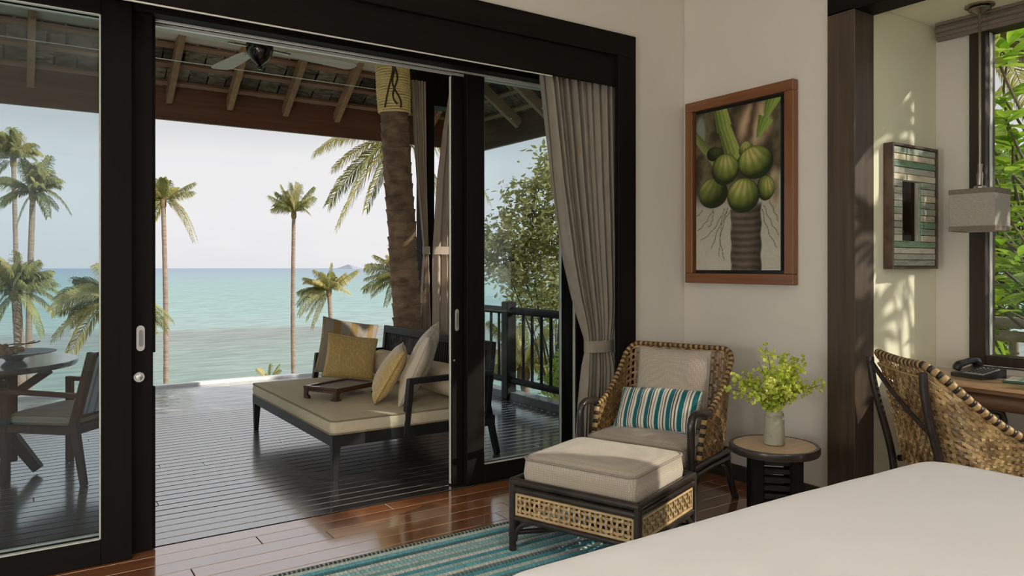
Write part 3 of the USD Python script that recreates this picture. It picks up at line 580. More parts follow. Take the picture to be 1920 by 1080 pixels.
B().lathe([(.001, 0), (.050, 0), (.0535, .006), (.0525, .06), (.0505, .12), (.0495, .155), (.046, .168), (.030, .178), (.0265, .186), (.0275, .197), (.0295, .200), (.0255, .200), (.024, .188), (.026, .176), (.038, .160), (.04, .03), (.001, .02)], n=40).build('body', mat('stoneware', (.33, .315, .235), .7, c2=(.15, .13, .09), ns=7, lo=.52, hi=.72, bump=.5, bs=18, bd=.006, stretch=(1, 1, 2.2)), vs_, smooth=60)
fw_ = thing('flower_arrangement', 'spray of lime green bell flowers on thin brown stems in the vase', 'flowers', (TC[0], TC[1], .65))
M['floret'] = leafmat('lime_floret', (.42, .52, .05), (.72, .74, .20), .35, rnd=.12, ns=14)
M['stem'] = mat('flower_stem', (.10, .075, .02), .6)
rt_, fw3 = V(.829, -.559, 0), V(.559, .829, 0)
sprigs = [(-.24, .115, 0), (-.20, .16, .03), (-.10, .26, -.05), (-.03, .325, .03), (.03, .25, -.08), (.09, .29, .06), (.12, .27, -.03), (.17, .21, .05), (.235, .135, -.02), (.19, .115, .08), (-.14, .07, -.09), (.06, .12, -.14), (-.05, .15, -.12), (.0, .2, .12), (-.13, .17, .10), (.10, .16, -.08), (-.02, .10, -.06)]
fr = np.random.default_rng(8)
for k, (dx, dz, dy) in enumerate(sprigs):
    end = rt_ * dx + fw3 * dy + V(0, 0, dz); pth = smoothpath([V(0, 0, -.09) * .9, V(0, 0, .0) + end * .06, end * .5 + V(0, 0, .04 * (1 - abs(dx) * 2)), end], 14)
    sp = B().tube(pth, np.linspace(.0026, .0012, 14), 5).build('stem', M['stem'], fw_, smooth=True)
    b = B(); n = int(30 + 60 * np.linalg.norm(end))
    for i in range(n):
        t = fr.uniform(.30, 1.0); p = np.array([np.interp(t, np.linspace(0, 1, 14), pth[:, j]) for j in range(3)]); dr = nz(fr.normal(size=3) + V(0, 0, .4)); c = p + dr * fr.uniform(.010, .034); s = fr.uniform(.010, .0175)
        a = nz(np.cross(dr, fr.normal(size=3))); e = np.cross(dr, a); g = np.linspace(0, 2 * PI, 6)[:-1]
        rim_ = [c + dr * s * .8 * (1 + .3 * math.cos(2 * w)) + (a * math.cos(w) + e * math.sin(w)) * s for w in g]; mid = [c + dr * s * .25 + (a * math.cos(w) + e * math.sin(w)) * s * .55 for w in g]
        vv = np.array([c - dr * s * .2] + mid + rim_); ff = [(0, 1 + (m + 1) % 5, 1 + m) for m in range(5)] + [(1 + m, 1 + (m + 1) % 5, 6 + (m + 1) % 5) for m in range(5)] + [(1 + m, 6 + (m + 1) % 5, 6 + m) for m in range(5)]
        b.add(vv, ff)
    b.build('florets', M['floret'], sp, smooth=True, kind='stuff')

# ------------------------------------------------------------------ framed painting
pt = thing('painting', 'framed canvas of green coconuts on a palm trunk, wide brown wood frame', 'painting', (3.96, 3.2, 1.91))
o = (3.96, 3.2, 1.91); y0, y1, z0, z1, fwid = 2.765, 3.632, 1.288, 2.535, .066
M['frame'] = woodmat('warm_frame_wood', (.16, .058, .019), (.24, .096, .034), .4, 'y', coat=.3, rnd=.04)
M['framev'] = woodmat('warm_frame_wood_upright', (.16, .058, .019), (.24, .096, .034), .4, 'z', coat=.3, rnd=.04)
for za, zb in ((z0, z0 + fwid), (z1 - fwid, z1)): B(o).span((3.905, y0, za), (3.958, y1, zb), .004).build('frame_rail', M['frame'], pt)
for ya, yb in ((y0, y0 + fwid), (y1 - fwid, y1)): B(o).span((3.906, ya, z0 + fwid), (3.958, yb, z1 - fwid), .004).build('frame_stile', M['framev'], pt)
B(o).span((3.948, y0 + fwid, z0 + fwid), (3.957, y1 - fwid, z1 - fwid), 0).build('backing', M['black'], pt)
NX, NZ = 170, 300
s_, t_ = np.meshgrid(np.linspace(0, 1, NX), np.linspace(0, 1, NZ), indexing='ij')
nzf = lambda sx, tx, sd: meshkit.fbm(np.stack([s_ * sx, t_ * tx, 0 * s_], -1), 4, sd)
C = np.empty((NX, NZ, 3)); n1 = nzf(4, 6, 1); sm_ = lambda a, b, x: np.clip((x - a) / (b - a), 0, 1) ** 2 * (3 - 2 * np.clip((x - a) / (b - a), 0, 1))
lerp = lambda a, b, k: np.asarray(a) * (1 - k[..., None]) + np.asarray(b) * k[..., None]
C[:] = lerp((.42, .40, .31), (.56, .54, .43), sm_(.5, 1, t_) * (.7 + .3 * n1))
dkm = sm_(.62, .50, t_ + .12 * (n1 - .5) + .12 * sm_(.55, 1.0, s_))
C[:] = C * (1 - dkm[..., None]) + lerp((.045, .035, .018), (.15, .125, .07), sm_(.35, .75, nzf(7, 9, 2))) * dkm[..., None]
# husk fibres
wv = .5 + .5 * np.sin(26 * (s_ + .35 * t_) + 9 * nzf(4, 4, 3)); hm = sm_(0, .12, .23 - np.hypot((s_ - .72) / 1.15, (t_ - .13) / .75)); C[:] = C * (1 - hm[..., None]) + lerp((.10, .06, .03), (.50, .36, .22), wv) * hm[..., None]
hm = sm_(0, .06, .10 - np.hypot((s_ - .93) / .7, (t_ - .52) / 1.6)); C[:] = C * (1 - hm[..., None]) + lerp((.16, .10, .05), (.42, .33, .2), wv) * hm[..., None]
hm = sm_(0, .05, .10 - np.hypot((s_ - .06) / .8, (t_ - .12) / 1.2)); C[:] = C * (1 - hm[..., None]) + np.array((.22, .25, .20)) * hm[..., None]
def strip(pts, wa, wb, ca, cb, edge=.02, lines=9):
    p = np.array(pts); d = np.full(s_.shape, 9.); sd = np.zeros(s_.shape); wd = np.zeros(s_.shape)
    for (a, b) in zip(p[:-1], p[1:]):
        ax, az = a[0], a[1] * 1.57; bx, bz = b[0], b[1] * 1.57; ux, uz = bx - ax, bz - az; q = np.clip(((s_ - ax) * ux + (t_ * 1.57 - az) * uz) / (ux * ux + uz * uz), 0, 1)
        dx, dz = s_ - ax - q * ux, t_ * 1.57 - az - q * uz; e = np.hypot(dx, dz); k = e < d; d = np.where(k, e, d); sd = np.where(k, np.sign(dx * uz - dz * ux) * e, sd); wd = np.where(k, wa + (wb - wa) * (q), wd)
    m = sm_(wd / 2, wd / 2 - min(edge, wa / 2), d); f = np.clip(sd / np.maximum(wd, 1e-3) + .5, 0, 1); f = np.clip(f + .18 * np.sin(f * lines * PI), 0, 1)
    C[:] = C * (1 - m[..., None]) + lerp(ca, cb, f) * m[..., None]
strip([(.30, -.02), (.36, .12), (.46, .28)], .17, .20, (.07, .12, .02), (.36, .42, .10))
strip([(.93, -.02), (.84, .10), (.76, .20)], .20, .07, (.08, .15, .02), (.30, .42, .08))
strip([(-.03, .12), (.14, .24), (.27, .34)], .09, .12, (.26, .28, .09), (.07, .10, .02))
# trunk with rings
ring_ = .5 + .5 * np.sin(t_ * 150 + 5 * nzf(5, 3, 6)); tm_ = sm_(.0, .02, .185 - np.abs(s_ - .615 + .006 * np.sin(t_ * 50))) * sm_(.58, .62, t_)
trk = lerp((.035, .026, .018), (.17, .13, .09), ring_ * .55 + .45 * nzf(14, 5, 7)) * (.45 + .75 * np.clip(1 - np.abs((s_ - .58) / .19) ** 2, 0, 1))[..., None]
C[:] = C * (1 - tm_[..., None]) + trk * tm_[..., None]
for pts in ([(.36, .62), (.26, .72), (.06, .81)], [(.40, .62), (.28, .75), (.20, .87)], [(.39, .64), (.31, .80), (.37, .94)], [(.22, .62), (.12, .70), (.02, .75)], [(.08, .62), (.02, .65), (-.02, .65)], [(.80, .64), (.86, .76), (.97, .87)], [(.82, .62), (.9, .72), (.99, .80)], [(.86, .57), (.92, .64), (.98, .72)], [(.44, .63), (.36, .70), (.30, .92)], [(.22, .63), (.2, .70), (.16, .73)]):
    q = smoothpath([(a, b, 0) for a, b in pts], 14)[:, :2]; q[:, 0] += .008 * np.sin(np.arange(14) * 1.4); strip(q, .016, .010, (.07, .065, .03), (.13, .12, .06), .006)
def nut(cs, ct, rs, rt2, light, rot=0, tone=1.0):
    dx, dz = (s_ - cs) / rs, (t_ - ct) / rt2; a = math.radians(rot); dx, dz = dx * math.cos(a) + dz * math.sin(a), -dx * math.sin(a) + dz * math.cos(a)
    R2 = dx ** 2 + dz ** 2 * (1 + .10 * dx); m = sm_(1.03, .95, R2); nzv = np.sqrt(np.clip(1 - R2, 0, 1)); sh = np.clip(dx * light[0] + dz * light[1] + nzv * light[2], 0, 1)
    rib = .5 + .5 * np.sin(9 * np.arctan2(dx, 1.5 + dz) * 2.4 + 2.5 * nzf(5, 5, int(cs * 90))); base = lerp((.018, .030, .005), (.24, .30, .055), sm_(.1, .95, sh) * (.70 + .30 * rib)); hl = (sm_(.70, 1.0, sh) * (.35 + .65 * rib))[..., None]; base = base * (1 - hl) + np.array((.56, .47, .17)) * hl; base = base * (1 - .5 * sm_(.80, 1.0, R2))[..., None]
    C[:] = C * (1 - m[..., None]) + base * tone * m[..., None]
nut(.62, .275, .085, .055, (-.1, -.6, .8), 0, .8); nut(.24, .27, .10, .045, (.2, -.3, .5), 0, .35); nut(.84, .515, .10, .075, (.3, -.3, .85), 0, .9)
nut(.22, .515, .185, .097, (-.5, -.35, .6), 15, .75); nut(.37, .375, .165, .097, (.1, -.45, .8), 0); nut(.725, .355, .20, .10, (-.1, -.55, .8), -20); nut(.585, .548, .19, .105, (-.25, -.45, .8), 10)
C *= (.90 + .2 * nzf(40, 60, 9))[..., None]
cy0, cy1, cz0, cz1 = 2.868, 3.548, 1.377, 2.446
P = np.stack([np.full_like(s_, 3.928), cy1 - s_ * (cy1 - cy0), cz1 - t_ * (cz1 - cz0)], -1)
b = B(o); b.grid(P, C * .92, flip=True); b.build('canvas', vcol('oil_paint', .55, .3, .15, 120, .002), pt, smooth=True, colors=True, label='canvas with green coconuts')
B(o).span((3.9285, cy0, cz0), (3.948, cy1, cz1), .001).build('canvas_edge', mat('canvas_edge', (.03, .05, .04), .8), pt)

# ------------------------------------------------------------------ mirror of painted planks
mr = thing('mirror', 'wall mirror framed in weathered green and cream planks with deep brown edge', 'mirror', (4.48, 2.39, 1.75)); o = (4.48, 2.39, 1.75)
X0, X1, Z0, Z1, YF = 4.226, 4.742, 1.386, 2.122, 2.33
M['mframe'] = mat('worn_brown_edge', (.045, .022, .014), .5, c2=(.11, .065, .04), ns=12, coat=.2)
B(o).span((X0, YF, Z0), (X0 + .016, 2.388, Z1), .003).build('edge', M['mframe'], mr); B(o).span((X1 - .016, YF, Z0), (X1, 2.388, Z1), .003).build('edge', M['mframe'], mr)
B(o).span((X0 + .016, YF, Z1 - .016), (X1 - .016, 2.388, Z1), .003).build('edge', M['mframe'], mr); B(o).span((X0 + .016, YF, Z0), (X1 - .016, 2.388, Z0 + .016), .003).build('edge', M['mframe'], mr)
B(o).span((X0 + .01, 2.362, Z0 + .01), (X1 - .01, 2.387, Z1 - .01), 0).build('backing', M['black'], mr)
tones = {'sage': (.36, .42, .33), 'cream': (.68, .62, .45), 'green': (.20, .33, .21), 'grey': (.46, .47, .39), 'white': (.66, .63, .53)}
PM = {k: mat('worn_paint_' + k, tuple(np.array(c)), .7, c2=tuple(np.array(c) * .42 + .02), ns=9, stretch=(1, 1, 5), bump=.3, lo=.48, hi=.75, rnd=.12) for k, c in tones.items()}
xa, xb = X0 + .018, X1 - .018; mx0, mx1, mz0, mz1 = 4.357, 4.556, 1.553, 1.905
zs = np.linspace(Z1 - .018, mz1 + .004, 6); hh = zs[0] - zs[1]
for k, c in enumerate(('sage', 'cream', 'green', 'grey', 'cream')): B(o).span((xa, 2.338 + .003 * (k % 2), zs[k + 1] + .0015), (xb, 2.363, zs[k] - .0015), .002).build('plank', PM[c], mr)
zs = np.linspace(mz0 - .004, Z0 + .018, 5)
for k, c in enumerate(('green', 'white', 'grey', 'sage')): B(o).span((xa, 2.338 + .003 * (k % 2), zs[k + 1] + .0015), (xb, 2.363, zs[k] - .0015), .002).build('plank', PM[c], mr)
zs = np.linspace(mz1 + .004, mz0 - .004, 10)
for k in range(9):
    B(o).span((xa, 2.338 + .003 * (k % 2), zs[k + 1] + .0015), (mx0 - .012, 2.363, zs[k] - .0015), .002).build('plank', PM[('grey', 'grey', 'white', 'sage', 'sage', 'white', 'sage', 'grey', 'white')[k]], mr)
    B(o).span((mx1 + .012, 2.338 + .003 * (k % 2), zs[k + 1] + .0015), (xb, 2.363, zs[k] - .0015), .002).build('plank', PM[('sage', 'grey', 'cream', 'sage', 'sage', 'cream', 'green', 'sage', 'cream')[k]], mr)
for p, q in (((mx0 - .008, 2.345, mz0 - .002), (mx0, 2.363, mz1 + .002)), ((mx1, 2.345, mz0 - .002), (mx1 + .008, 2.363, mz1 + .002)), ((mx0 - .008, 2.345, mz1), (mx1 + .008, 2.363, mz1 + .008)), ((mx0 - .008, 2.345, mz0 - .008), (mx1 + .008, 2.363, mz0))): B(o).span(p, q, .002).build('inner_trim', PM['green'], mr)
B(o).span((mx0, 2.352, mz0), (mx1, 2.358, mz1), 0).build('mirror_glass', mat('silvered_glass', (.9, .9, .9), .02, metal=1.0), mr)

# ------------------------------------------------------------------ alcove window, blind, desk, pendant, telephone, stationery, chair
wn = thing('window', kind=ST, loc=(4.83, 1.2, .8)); o = (4.83, 1.2, .8)
for p, q in (((4.80, 2.09, .815), (4.93, 2.18, 2.86)), ((4.80, -.75, .815), (4.93, -.66, 2.86))): B(o).span(p, q, .004).build('frame_stile', M['wframe'], wn)
B(o).span((4.80, -.66, .815), (4.93, 2.09, .872), .004).build('frame_rail', M['wframe'], wn); B(o).span((4.80, -.66, 2.80), (4.93, 2.09, 2.86), .004).build('frame_rail', M['wframe'], wn)
B(o).span((4.86, -.66, .872), (4.87, 2.09, 2.80), 0).build('pane', M['clear'], wn)
B(o).span((4.852, 2.083, .872), (4.878, 2.09, 2.80), .001).build('bead', M['bead'], wn)
bl = thing('roman_blind', 'grey-brown fabric roman blind folded up at the top of the alcove window', 'blind', (4.74, 1.2, 2.9)); o = (4.74, 1.2, 2.9)
M['blind'] = mat('blind_cloth', (.17, .14, .11), .9, .1, c2=(.21, .175, .14), ns=60)
for k, (za, xo) in enumerate(((2.845, 0), (2.818, .018), (2.795, .036))):
    pr = [(4.80 - .0, za + .055), (4.755 + xo * .3, za + .045), (4.735 + xo * .5, za + .015), (4.745 + xo * .5, za), (4.775, za - .002), (4.80, za + .02)]
    B(o).prism([(x - 4.74, z - 2.9) for x, z in pr], 2.95, np.array([[1., 0, 0], [0, 0, -1], [0, 1, 0]]), (4.74, 2.35, 2.9)).build('fold', M['blind'], bl, smooth=40)
B(o).span((4.74, -.60, 2.885), (4.80, 2.35, 2.904), .002).build('head_rail', M['blind'], bl)

ds_ = thing('desk', 'wooden writing desk under the alcove window', 'desk', (4.53, 1.2, 0)); o = (4.53, 1.2, 0)
M['desk'] = woodmat('desk_veneer', (.46, .26, .12), (.62, .40, .21), .3, 'y', coat=.7, rnd=.04); M['deskd'] = woodmat('desk_dark_apron', (.09, .045, .022), (.15, .08, .04), .35, 'y', coat=.4, rnd=.04)
B(o).span((4.262, .05, .748), (4.815, 2.37, .770), .005).build('desk_top', M['desk'], ds_)
B(o).span((4.255, .04, .728), (4.815, 2.375, .748), .004).build('edge_moulding', M['deskd'], ds_)
pr = [(4.30, .728), (4.285, .70), (4.29, .66), (4.31, .64), (4.34, .64), (4.34, .728)]
B(o).prism(pr, 2.25, np.array([[1., 0, 0], [0, 0, -1], [0, 1, 0]]), (0, 2.34, 0)).build('apron', M['deskd'], ds_, smooth=40)
for yy in (.12, 2.29): B(o).span((4.74, yy - .03, 0), (4.80, yy + .03, .728), .004).build('leg', M['deskd'], ds_)
B(o).span((4.30, .06, 0), (4.36, .12, .728), .004).build('leg', M['deskd'], ds_)

ld = thing('pendant_lamp', 'square grey linen drum pendant hanging on a rod over the desk', 'lamp', (4.62, 2.04, 2.904)); o = (4.62, 2.04, 2.904)
LR = Rz(4)
B(o).lathe([(.001, -.055), (.012, -.055), (.03, -.04), (.055, -.03), (.06, -.022), (.05, -.016), (.075, -.010), (.075, 0), (.001, 0)], o, 28).build('canopy', M['brass'], ld, smooth=40)
B(o).tube([(4.62, 2.04, 2.85), (4.62, 2.04, 2.4), (4.62, 2.04, 1.84)], .0075, 8).build('rod', M['brass'], ld, smooth=True)
B(o).lathe([(.008, 1.99 - 2.904), (.014, 1.99 - 2.904), (.012, 1.95 - 2.904), (.018, 1.93 - 2.904), (.014, 1.87 - 2.904), (.034, 1.86 - 2.904), (.034, 1.835 - 2.904), (.001, 1.835 - 2.904)][::-1], o, 18).build('fitter', M['brass'], ld, smooth=40)
M['linen'] = L('lamp_linen', {'tc': ('texture_coordinate', {}), 'mp': ('mapping', {'scale': (60, 60, 400)}), 'n': ('noise_texture', {'scale': 1.0, 'detail': 2.0}), 'r': ('rgb_ramp', {'ramp': [(.3, (.36, .33, .28)), (.7, (.54, .50, .43))]}), 'p': ('principled_bsdf', {'roughness': .9}), 't': ('translucent_bsdf', {}), 'x': ('mix_closure', {'fac': .25})},
    [('tc.object', 'mp.vector'), ('mp.vector', 'n.vector'), ('n.fac', 'r.fac'), ('r.color', 'p.base_color'), ('r.color', 't.color'), ('p.BSDF', 'x.closure1'), ('t.BSDF', 'x.closure2')], 'x.closure')
hs, zt, zb_ = .114, 1.842, 1.602
for k in range(4):
    R = LR @ Rz(90 * k); c = V(4.62, 2.04, (zt + zb_) / 2) + R @ V(0, -hs, 0); pn = B(o).box(c, (2 * hs, .006, zt - zb_ - .002), .001, R).build('shade_panel', M['linen'], ld)
    for zz in (zt - .014, zb_ + .014): B(o).box(V(4.62, 2.04, zz) + R @ V(0, -hs - .003, 0), (2 * hs + .01, .006, .028), .001, R).build('trim_band', M['blind'], pn)
B(o).box((4.62, 2.04, 1.612), (2 * hs - .01, 2 * hs - .01, .004), .001, LR).build('diffuser', mat('lamp_diffuser', (.7, .68, .62), .7), ld)

tp = thing('telephone', 'black desk telephone with grey number keys on the desk', 'telephone', (4.58, 2.03, .770), 78)
b = B(); b.prism([(-.10, 0), (.10, 0), (.10, .022), (-.10, .055)], .19, np.array([[0, 0, 1.], [1, 0, 0], [0, 1, 0]]), (-.095, 0, 0)); b.build('body', M['black'], tp)
kp = math.degrees(math.atan2(-.033, .2))
K = lambda x, y: V(-x, y, .0385 - .165 * y + .001)
B().box(K(.028, .01), (.115, .15, .004), .001, Rx(kp)).build('key_panel', mat('phone_silver_panel', (.30, .30, .30), .4), tp)
for i in range(4):
    for j in range(5): B().box(K(-.012 + i * .026, -.05 + j * .026) + V(0, 0, .003), (.018, .015, .006), .002, Rx(kp)).build('key', mat('phone_key', (.03, .03, .03), .5) if i + j == 0 else '/World/Looks/phone_key', tp)
b = B(); b.tube(smoothpath([(.067, -.09, .055), (.067, -.075, .078), (.067, -.03, .085), (.067, .03, .075), (.067, .075, .062), (.067, .09, .040)], 18), [.026, .027, .026, .022, .02, .019, .018, .018, .018, .018, .018, .019, .02, .021, .023, .024, .024, .02], 12); b.build('handset', M['black'], tp, smooth=50)
sb = thing('stationery_folder', 'cream stationery folder with dark green spine lying beside the telephone', 'folder', (4.60, 1.75, .770), 12)
B().box((0, 0, .006), (.22, .26, .010), .002).build('pages', mat('folder_cream', (.58, .58, .48), .6), sb); B().box((-.105, 0, .007), (.018, .262, .0125), .002).build('spine', mat('folder_green', (.05, .11, .075), .5), sb)
for k in range(3): B().box((.0, .06 - k * .06, .0115), (.12, .02, .001), 0).build('printed_band', mat('folder_band%d' % k, (.30, .36, .28), .6), sb)
one('writing_pad', B((4.38, 1.47, .770)).box((4.40, 1.47, .774), (.20, .26, .008), .002, Rz(8)), mat('pad_teal', (.16, .30, .29), .5), 'teal covered writing pad at the front edge of the desk', 'notepad')

# rattan desk chair, seen from behind
dc = thing('desk_chair', 'woven cane tub chair with black bamboo poles, its back to the bed, at the desk', 'chair', (4.235, 1.575, 0), 50.7)
DW, DB = .335, .56
def dplan(s):
    s = np.asarray(s, float); r = .10; l1 = DB - .06 - r; la = r * PI / 2; l2 = 2 * DW - 2 * r; tot = 2 * l1 + 2 * la + l2; d = s * tot; x = np.empty_like(d); y = np.empty_like(d)
    for k, dd in np.ndenumerate(d):
        m = dd if dd < tot / 2 else tot - dd
        if m < l1: px, py = -DW, .06 + m
        elif m < l1 + la: a = (m - l1) / r; px, py = -DW + r - r * math.cos(a), DB - r + r * math.sin(a)
        else: px, py = -DW + r + (m - l1 - la), DB
        x[k], y[k] = (px, py) if dd < tot / 2 else (-px, py)
    return x, y
def dshell(u, v):
    u = np.clip(u, 0, 1); x, y = dplan(u); t = np.clip((y - .06) / (DB - .06), 0, 1); h = .57 + .38 * t ** 2.3 - .02 * (1 - (x / DW) ** 2) * (t > .95); z = .36 + v * (h - .36); k = z - .36
    return np.stack([x * (1 + .12 * k), y + t * k * .22 - (1 - t) * k * .05, z], -1)
M['flat'] = mat('flat_cane_strip', (.20, .115, .042), .45, c2=(.50, .34, .15), ns=9, coat=.25, rnd=.45, lo=.40, hi=.60)
weave(dshell, np.linspace(.008, .992, 54), np.linspace(.02, .975, 18), .0160, .003, .005, M['flat'], dc)
B().tube(dshell(np.linspace(0, 1, 50), np.full(50, 1.0)), .014, 8).build('rim', M['bamboo'], dc, smooth=50)
binding(dshell(np.linspace(0, 1, 110), np.full(110, 1.0)), .0205, .022, dc, c1=(.34, .22, .10))
B().tube(dshell(np.linspace(.30, .70, 30), np.full(30, .90)) + V(0, .012, 0), .006, 6).build('back_cord', M['cane_pale'], dc, smooth=True)
for sx in (-1, 1):
    x = sx * (DW - .035)
    bm([(x * 1.05, DB + .15, .91), (x, DB + .10, .62), (x * .98, DB + .04, .36), (x * 1.02, DB + .09, 0)], .020, 18).build('back_pole', M['bamboo'], dc, smooth=50)
    xx = sx * (DW + .02); bm([(xx, 0, 0), (xx, 0, .3), (xx, 0, .57), (xx, .01, .605), (xx, .05, .62), (xx, .12, .61)], .019, 20).build('arm_post', M['bamboo'], dc, smooth=50)
    B().tube([(xx, 0, .36), (xx, .28, .36), (xx * .9, DB, .36)], .017, 8).build('seat_rail', M['bamboo'], dc, smooth=50)
bm([(DW - .03, DB + .148, .885), (.05, DB + .128, .75), (-.27, DB + .10, .62)], .012, 12).build('brace', M['bamboo'], dc, smooth=50)
B().tube([(-DW, 0, .36), (0, 0, .36), (DW, 0, .36)], .017, 8).build('seat_rail', M['bamboo'], dc, smooth=50)
B().box((0, .28, .355), (2 * DW - .04, DB - .03, .012)).build('seat_board', M['bamboo'], dc)
b, sm = pillow(.50, .46, .13, seed=9, pinch=.03); place_cushion(b, [sm], 'back_cushion', 'ribbed cream cushion tucked inside the desk chair', 'cushion', loc_of(dc, (.0, .51, .645)), 50.7, M['natural'], M['piping'], .005, Rx(-13))
b, p1, p2 = boxcushion(.58, .50, .09, .06, .02, seed=10); place_cushion(b, [p1], 'seat_cushion', 'ribbed cream seat pad of the desk chair', 'cushion', loc_of(dc, (0, .24, .365)), 50.7, M['natural'], M['piping'])

# ------------------------------------------------------------------ curtain at the doors
M['curtain'] = mat('curtain_cloth', (.235, .205, .16), .85, .15, c2=(.285, .25, .20), ns=30, stretch=(1, 1, .2), bump=.1, bs=400, bd=.001, sheen=.2)
def curtain(Lf, Rf, yc, z0, z1, nf, amp, nu=260, nvv=70, seed=0, tie=None):
    u = np.linspace(0, 1, nu); z = np.linspace(z0, z1, nvv); U, Zz = np.meshgrid(u, z, indexing='ij')
    Lx, Rx_ = np.interp(Zz, *Lf), np.interp(Zz, *Rf); wd = Rx_ - Lx
    u2 = U + .035 * np.sin(2 * PI * U * 2.3 + seed) / 2
    a = amp * (.35 + .65 * np.clip(wd / .35, .25, 1.3)) * (1 + .35 * np.sin(U * 17 + seed)); ph = 2 * PI * nf * (U + .02 * np.sin(7 * U + seed)) + .5 * np.sin(Zz * 1.7 + U * 5)
    X = Lx + wd * np.clip(U + .012 * np.sin(ph * 1.0 + 1.2), 0, 1); Y = yc + a * np.sin(ph) + .3 * a * np.sin(2.1 * ph + 1)
    return np.stack([X, Y, Zz], -1)
cu = thing('curtain', 'grey-beige floor-length curtain gathered by a tieback beside the armchair', 'curtain', (3.2, 3.83, 0)); o = (3.2, 3.83, 0)
Lz = [0, .5, .75, .85, .93, 1.2, 1.45, 1.95, 2.62]; Lx_ = [3.09, 3.125, 3.155, 3.178, 3.165, 3.07, 3.00, 2.905, 2.805]
Rz_ = [0, .75, .87, .95, 1.2, 2.62]; Rx2 = [3.445, 3.435, 3.405, 3.415, 3.43, 3.425]
P = curtain((Lz, Lx_), (Rz_, Rx2), 3.83, .01, 2.66, 11, .036)
g = sm_(.22, 0, np.abs(P[..., 2] - .87)); P[..., 1] = 3.83 + (P[..., 1] - 3.83) * (1 - .35 * g)
B(o).grid(P).build('cloth', M['curtain'], cu, smooth=True)
el = np.linspace(0, 2 * PI, 41); tb = np.stack([np.stack([3.292 + .124 * np.cos(el), 3.83 + .06 * np.sin(el) * (1), np.full(41, zz)], -1) for zz in (.828, .834, .90, .906)], 1); tb[:, 0, :2] = V(3.292, 3.83) + (tb[:, 0, :2] - V(3.292, 3.83)) * .97; tb[:, 3, :2] = V(3.292, 3.83) + (tb[:, 3, :2] - V(3.292, 3.83)) * .97
B(o).grid(tb).build('tieback', mat('tieback_cloth', (.27, .235, .185), .85, .15), cu, smooth=True)

# ------------------------------------------------------------------ bed
bd = thing('bed', 'wide bed under a smooth white sheet in the foreground', 'bed', (2.05, .45, 0)); o = (2.05, .45, 0)
BX0, BX1, BY0, BY1, ZT = .88, 3.04, -.62, 1.565, .672
nu_ = 121; a = np.linspace(-1, 1, nu_); U, W = np.meshgrid(a, a, indexing='ij')
def prof(t):                                    # sheet runs flat, rolls over the edge, hangs
    k = .80; s = np.abs(t); flat = np.clip(s / k, 0, 1); over = np.clip((s - k) / (1 - k), 0, 1); return np.sign(t), flat, over
hx, hy, rd, drop = (BX1 - BX0) / 2, (BY1 - BY0) / 2, .11, .44
def edge(t, h):
    sg, fl_, ov = prof(t); an = np.clip(ov / .45, 0, 1) * PI / 2; dr = np.clip((ov - .45) / .55, 0, 1)
    return sg * (fl_ * (h - rd) + np.sin(an) * rd), rd * (1 - np.cos(an)) + dr * drop
xx_, dx_ = edge(U, hx); yy_, dy_ = edge(W, hy)
# rounded corner
dz_ = np.maximum(dx_, dy_) + .25 * np.minimum(np.minimum(dx_, dy_), rd)
z = ZT - np.minimum(dz_, rd + drop) + (meshkit.fbm(np.stack([xx_ * 1.6, yy_ * 1.6, 0 * xx_], -1), 3, 5) - .5) * .022 - .010 * (np.abs(xx_ / hx) ** 4 + np.abs(yy_ / hy) ** 4)
cr_ = np.clip((np.abs(xx_) - hx + .16) / .16, 0, 1) * np.clip((np.abs(yy_) - hy + .16) / .16, 0, 1); xx_ = xx_ * (1 - .030 * cr_); yy_ = yy_ * (1 - .030 * cr_); z = z - .015 * cr_
B(o).grid(np.stack([xx_ + (BX0 + BX1) / 2, yy_ + (BY0 + BY1) / 2, z], -1)).build('sheet', mat('white_cotton', (.86, .84, .84), .85, .2, bump=.12, bs=9, bd=.01, sheen=.15), bd, smooth=True)
B(o).span((BX0 + .08, BY0 + .05, .06), (BX1 - .08, BY1 - .08, .40), .02).build('base', M['darkx'], bd); B(o).span((BX0 + .05, BY0 + .05, .40), (BX1 - .05, BY1 - .05, .60), .05).build('mattress', mat('mattress_ticking', (.7, .68, .65), .9), bd)
for x in (BX0 + .2, BX1 - .2):
    for yy in (BY0 + .2, BY1 - .2): B(o).span((x - .04, yy - .04, 0), (x + .04, yy + .04, .06), .004).build('foot', M['darkx'], bd)
B(o).span((BX0 - .05, BY0 - .10, 0), (BX1 + .05, BY0 - .02, 1.15), .02).build('headboard', M['darkx'], bd)

# ------------------------------------------------------------------ added fill lamps, out of view: one on the ceiling, standing lamps left of and behind the camera
FILL_GLOW = L('fill_lamp_glow', {'e': ('emission', {'color': (1, .985, .945), 'strength': 16.0 * FILL_LAMP})}, [], 'e.emission')
FILL_SHADE = L('fill_drum_glow', {'e': ('emission', {'color': (1, .985, .945), 'strength': 15.0 * FILL_LAMP})}, [], 'e.emission')
t = thing('ceiling_lamp', 'linen drum ceiling lamp', 'lamp', (1.7, -1.7, 3.9))
B().lathe([(.06, -.02), (.06, 0), (.001, 0)], n=20).build('canopy', M['brass'], t, smooth=40); B().tube([(0, 0, -.01), (0, 0, -.3), (0, 0, -.62)], .008, 8).build('rod', M['brass'], t)
B().lathe([(.33, -.92), (.33, -.64), (.327, -.64), (.327, -.92), (.33, -.92)], n=40).build('shade', M['linen'], t, smooth=40)
B().lathe([(.001, -.905), (.322, -.905), (.322, -.90), (.001, -.90)], n=40).build('diffuser', FILL_GLOW, t); B().lathe([(.001, -.655), (.30, -.655), (.30, -.65), (.001, -.65)][::-1], n=40).build('up_diffuser', FILL_GLOW, t)
